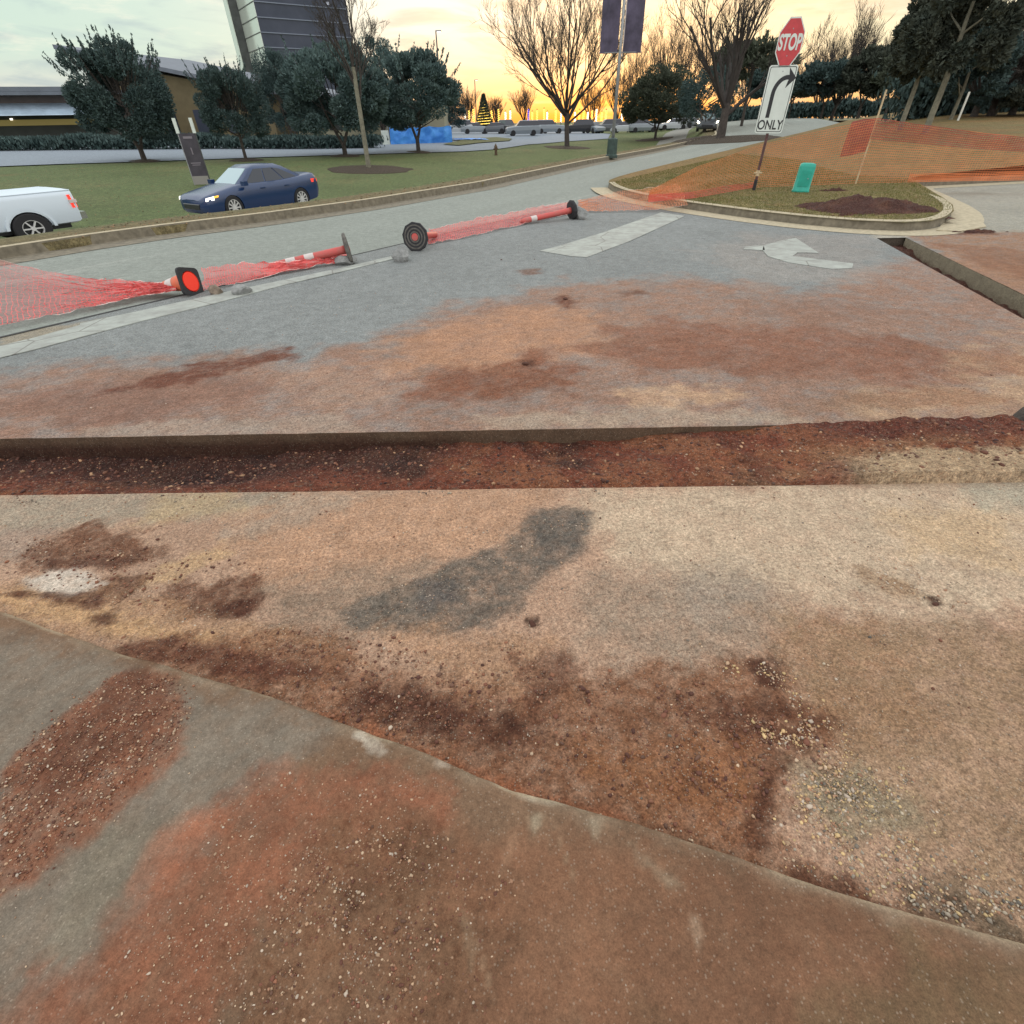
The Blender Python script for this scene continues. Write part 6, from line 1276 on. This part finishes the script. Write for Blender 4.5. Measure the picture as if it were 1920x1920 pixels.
for i, (px, cl) in enumerate(lp):
    P = at(px, 222, 125); P[2] = .5; z0 = hfor(P, 222)-.0; z1 = hfor(P, 214-8*((i*7) % 3)/3); o_ = MB(); nq = 36; o_.tube([(.14*math.cos(q*1.2), .15+.14*math.sin(q*1.2), .9+(z1+.3-.9)*q/nq) for q in range(nq+1)], .045, 4)
    root = empty('lit_trunk', P); ord_ = i+1
    tag(root, f"trunk wrapped in {nm[cl]} lights, {ORD[i]} from the left behind the parked cars" if cl not in 'b' else 'trunk wrapped in blue lights behind the parked cars', 'lit tree trunk', 'light wrapped trunks behind the parked cars')
    m = MB(); m.tube([(0, .15, 0), (0, .15, z1+.6)], .07, 5); m.build('trunk', BK, root); o_.build('string_lights', od[cl], root)
P = at(908, 226, 120); P[2] = .5; root = empty('christmas_tree', P); tag(root, 'conical evergreen covered in small lights above the parked cars', 'christmas tree'); HX = hfor(P, 178)
n = 3500; t = rng.uniform(0, 1, n); a = rng.uniform(0, 2*PI, n); r_ = (1-t)*HX*.32*rng.uniform(.6, 1, n)**.5; leaves('crown', np.c_[r_*np.cos(a), r_*np.sin(a), .5+t*(HX-.5)], np.c_[np.cos(a), np.sin(a), a*0+.3], .35, LF['olive'], root)
m = MB(); m.tube([((1-q/170)*HX*.33*math.cos(q*.42), (1-q/170)*HX*.33*math.sin(q*.42), .6+(HX-.6)*q/170) for q in range(168)], .04, 3)
m.build('string_lights', YL, root)
m = MB(); m.tube([(0, 0, 0), (0, 0, HX)], [.2, .03], 6); m.build('trunk', BK, root)
# grass blades along the island front and verge edge (uncountable)
def blades(name, poly, n, zf, h, mats, seed):
    r = np.random.default_rng(seed); P = np.asarray(poly); lo, hi = P.min(0), P.max(0); q = r.uniform(lo, hi, (n*3, 2)); q = q[pip_sd(q[:, 0], q[:, 1], P) < -.05][:n]; n = len(q)
    z = zf(q[:, 0], q[:, 1]); hh = h*r.uniform(.4, 1.3, n)*(1+.5*fbm(q[:, 0], q[:, 1], .9, 3, seed)); a = r.uniform(0, 2*PI, n); w = .006+.004*r.random(n); b0 = np.c_[q, z-.005]; dx = np.c_[np.cos(a)*w, np.sin(a)*w, a*0]; tip = b0+np.c_[r.normal(0, .35, (n, 2))*hh[:, None], hh]
    V = np.stack([b0-dx, b0+dx, tip], 1).reshape(-1, 3); return tag(raw_mesh(name, V, np.arange(n*3).reshape(-1, 3), mats, None, False), kind='stuff')
GB = mat('grass_blades', tuple(alb(134, 130, 78)), .9, col2=tuple(alb(104, 112, 62)), vs=2.5, spec=.2)
fi = np.array(front[:17]+[front[16]+np.array([-.5, 2.0]), gr(1500, 300, zi)[:2], gr(1380, 288, zi)[:2], gr(1240, 320, zi)[:2]])
blades('grass', fi, 60000, island_z, .030, GB, 801)

# fallen leaves along the verge, in the gutter and round the tree beds (uncountable)
r9 = np.random.default_rng(909); n = 2200; a9 = r9.uniform(-2, 60, n)*r9.uniform(.2, 1, n)+4; s9 = np.abs(r9.normal(.5, .9, n)); x9, y9 = ts(a9, s9)
xa = r9.uniform(-26, 4, 4000); ya = r9.uniform(15, 40, 4000); sk, _k = skerb(xa, ya); ka = sk > 9.2; x9 = np.r_[x9, xa[ka]]; y9 = np.r_[y9, ya[ka]]; n = len(x9)
z9 = terr(x9, y9)+.012; q9 = r9.uniform(0, 2*PI, n); w9 = r9.uniform(.012, .03, n); dx = np.c_[np.cos(q9)*w9, np.sin(q9)*w9, r9.uniform(-.01, .012, n)]; dy = np.c_[-np.sin(q9)*w9*.6, np.cos(q9)*w9*.6, r9.uniform(-.01, .012, n)]; b9 = np.c_[x9, y9, z9]
tag(raw_mesh('fallen_leaves', np.stack([b9-dx, b9+dy, b9+dx, b9-dy], 1).reshape(-1, 3), np.arange(n*4).reshape(-1, 4), mat('dry_leaf', (.16, .09, .045), .9, col2=(.28, .18, .09), vs=5), None, False), kind='stuff')
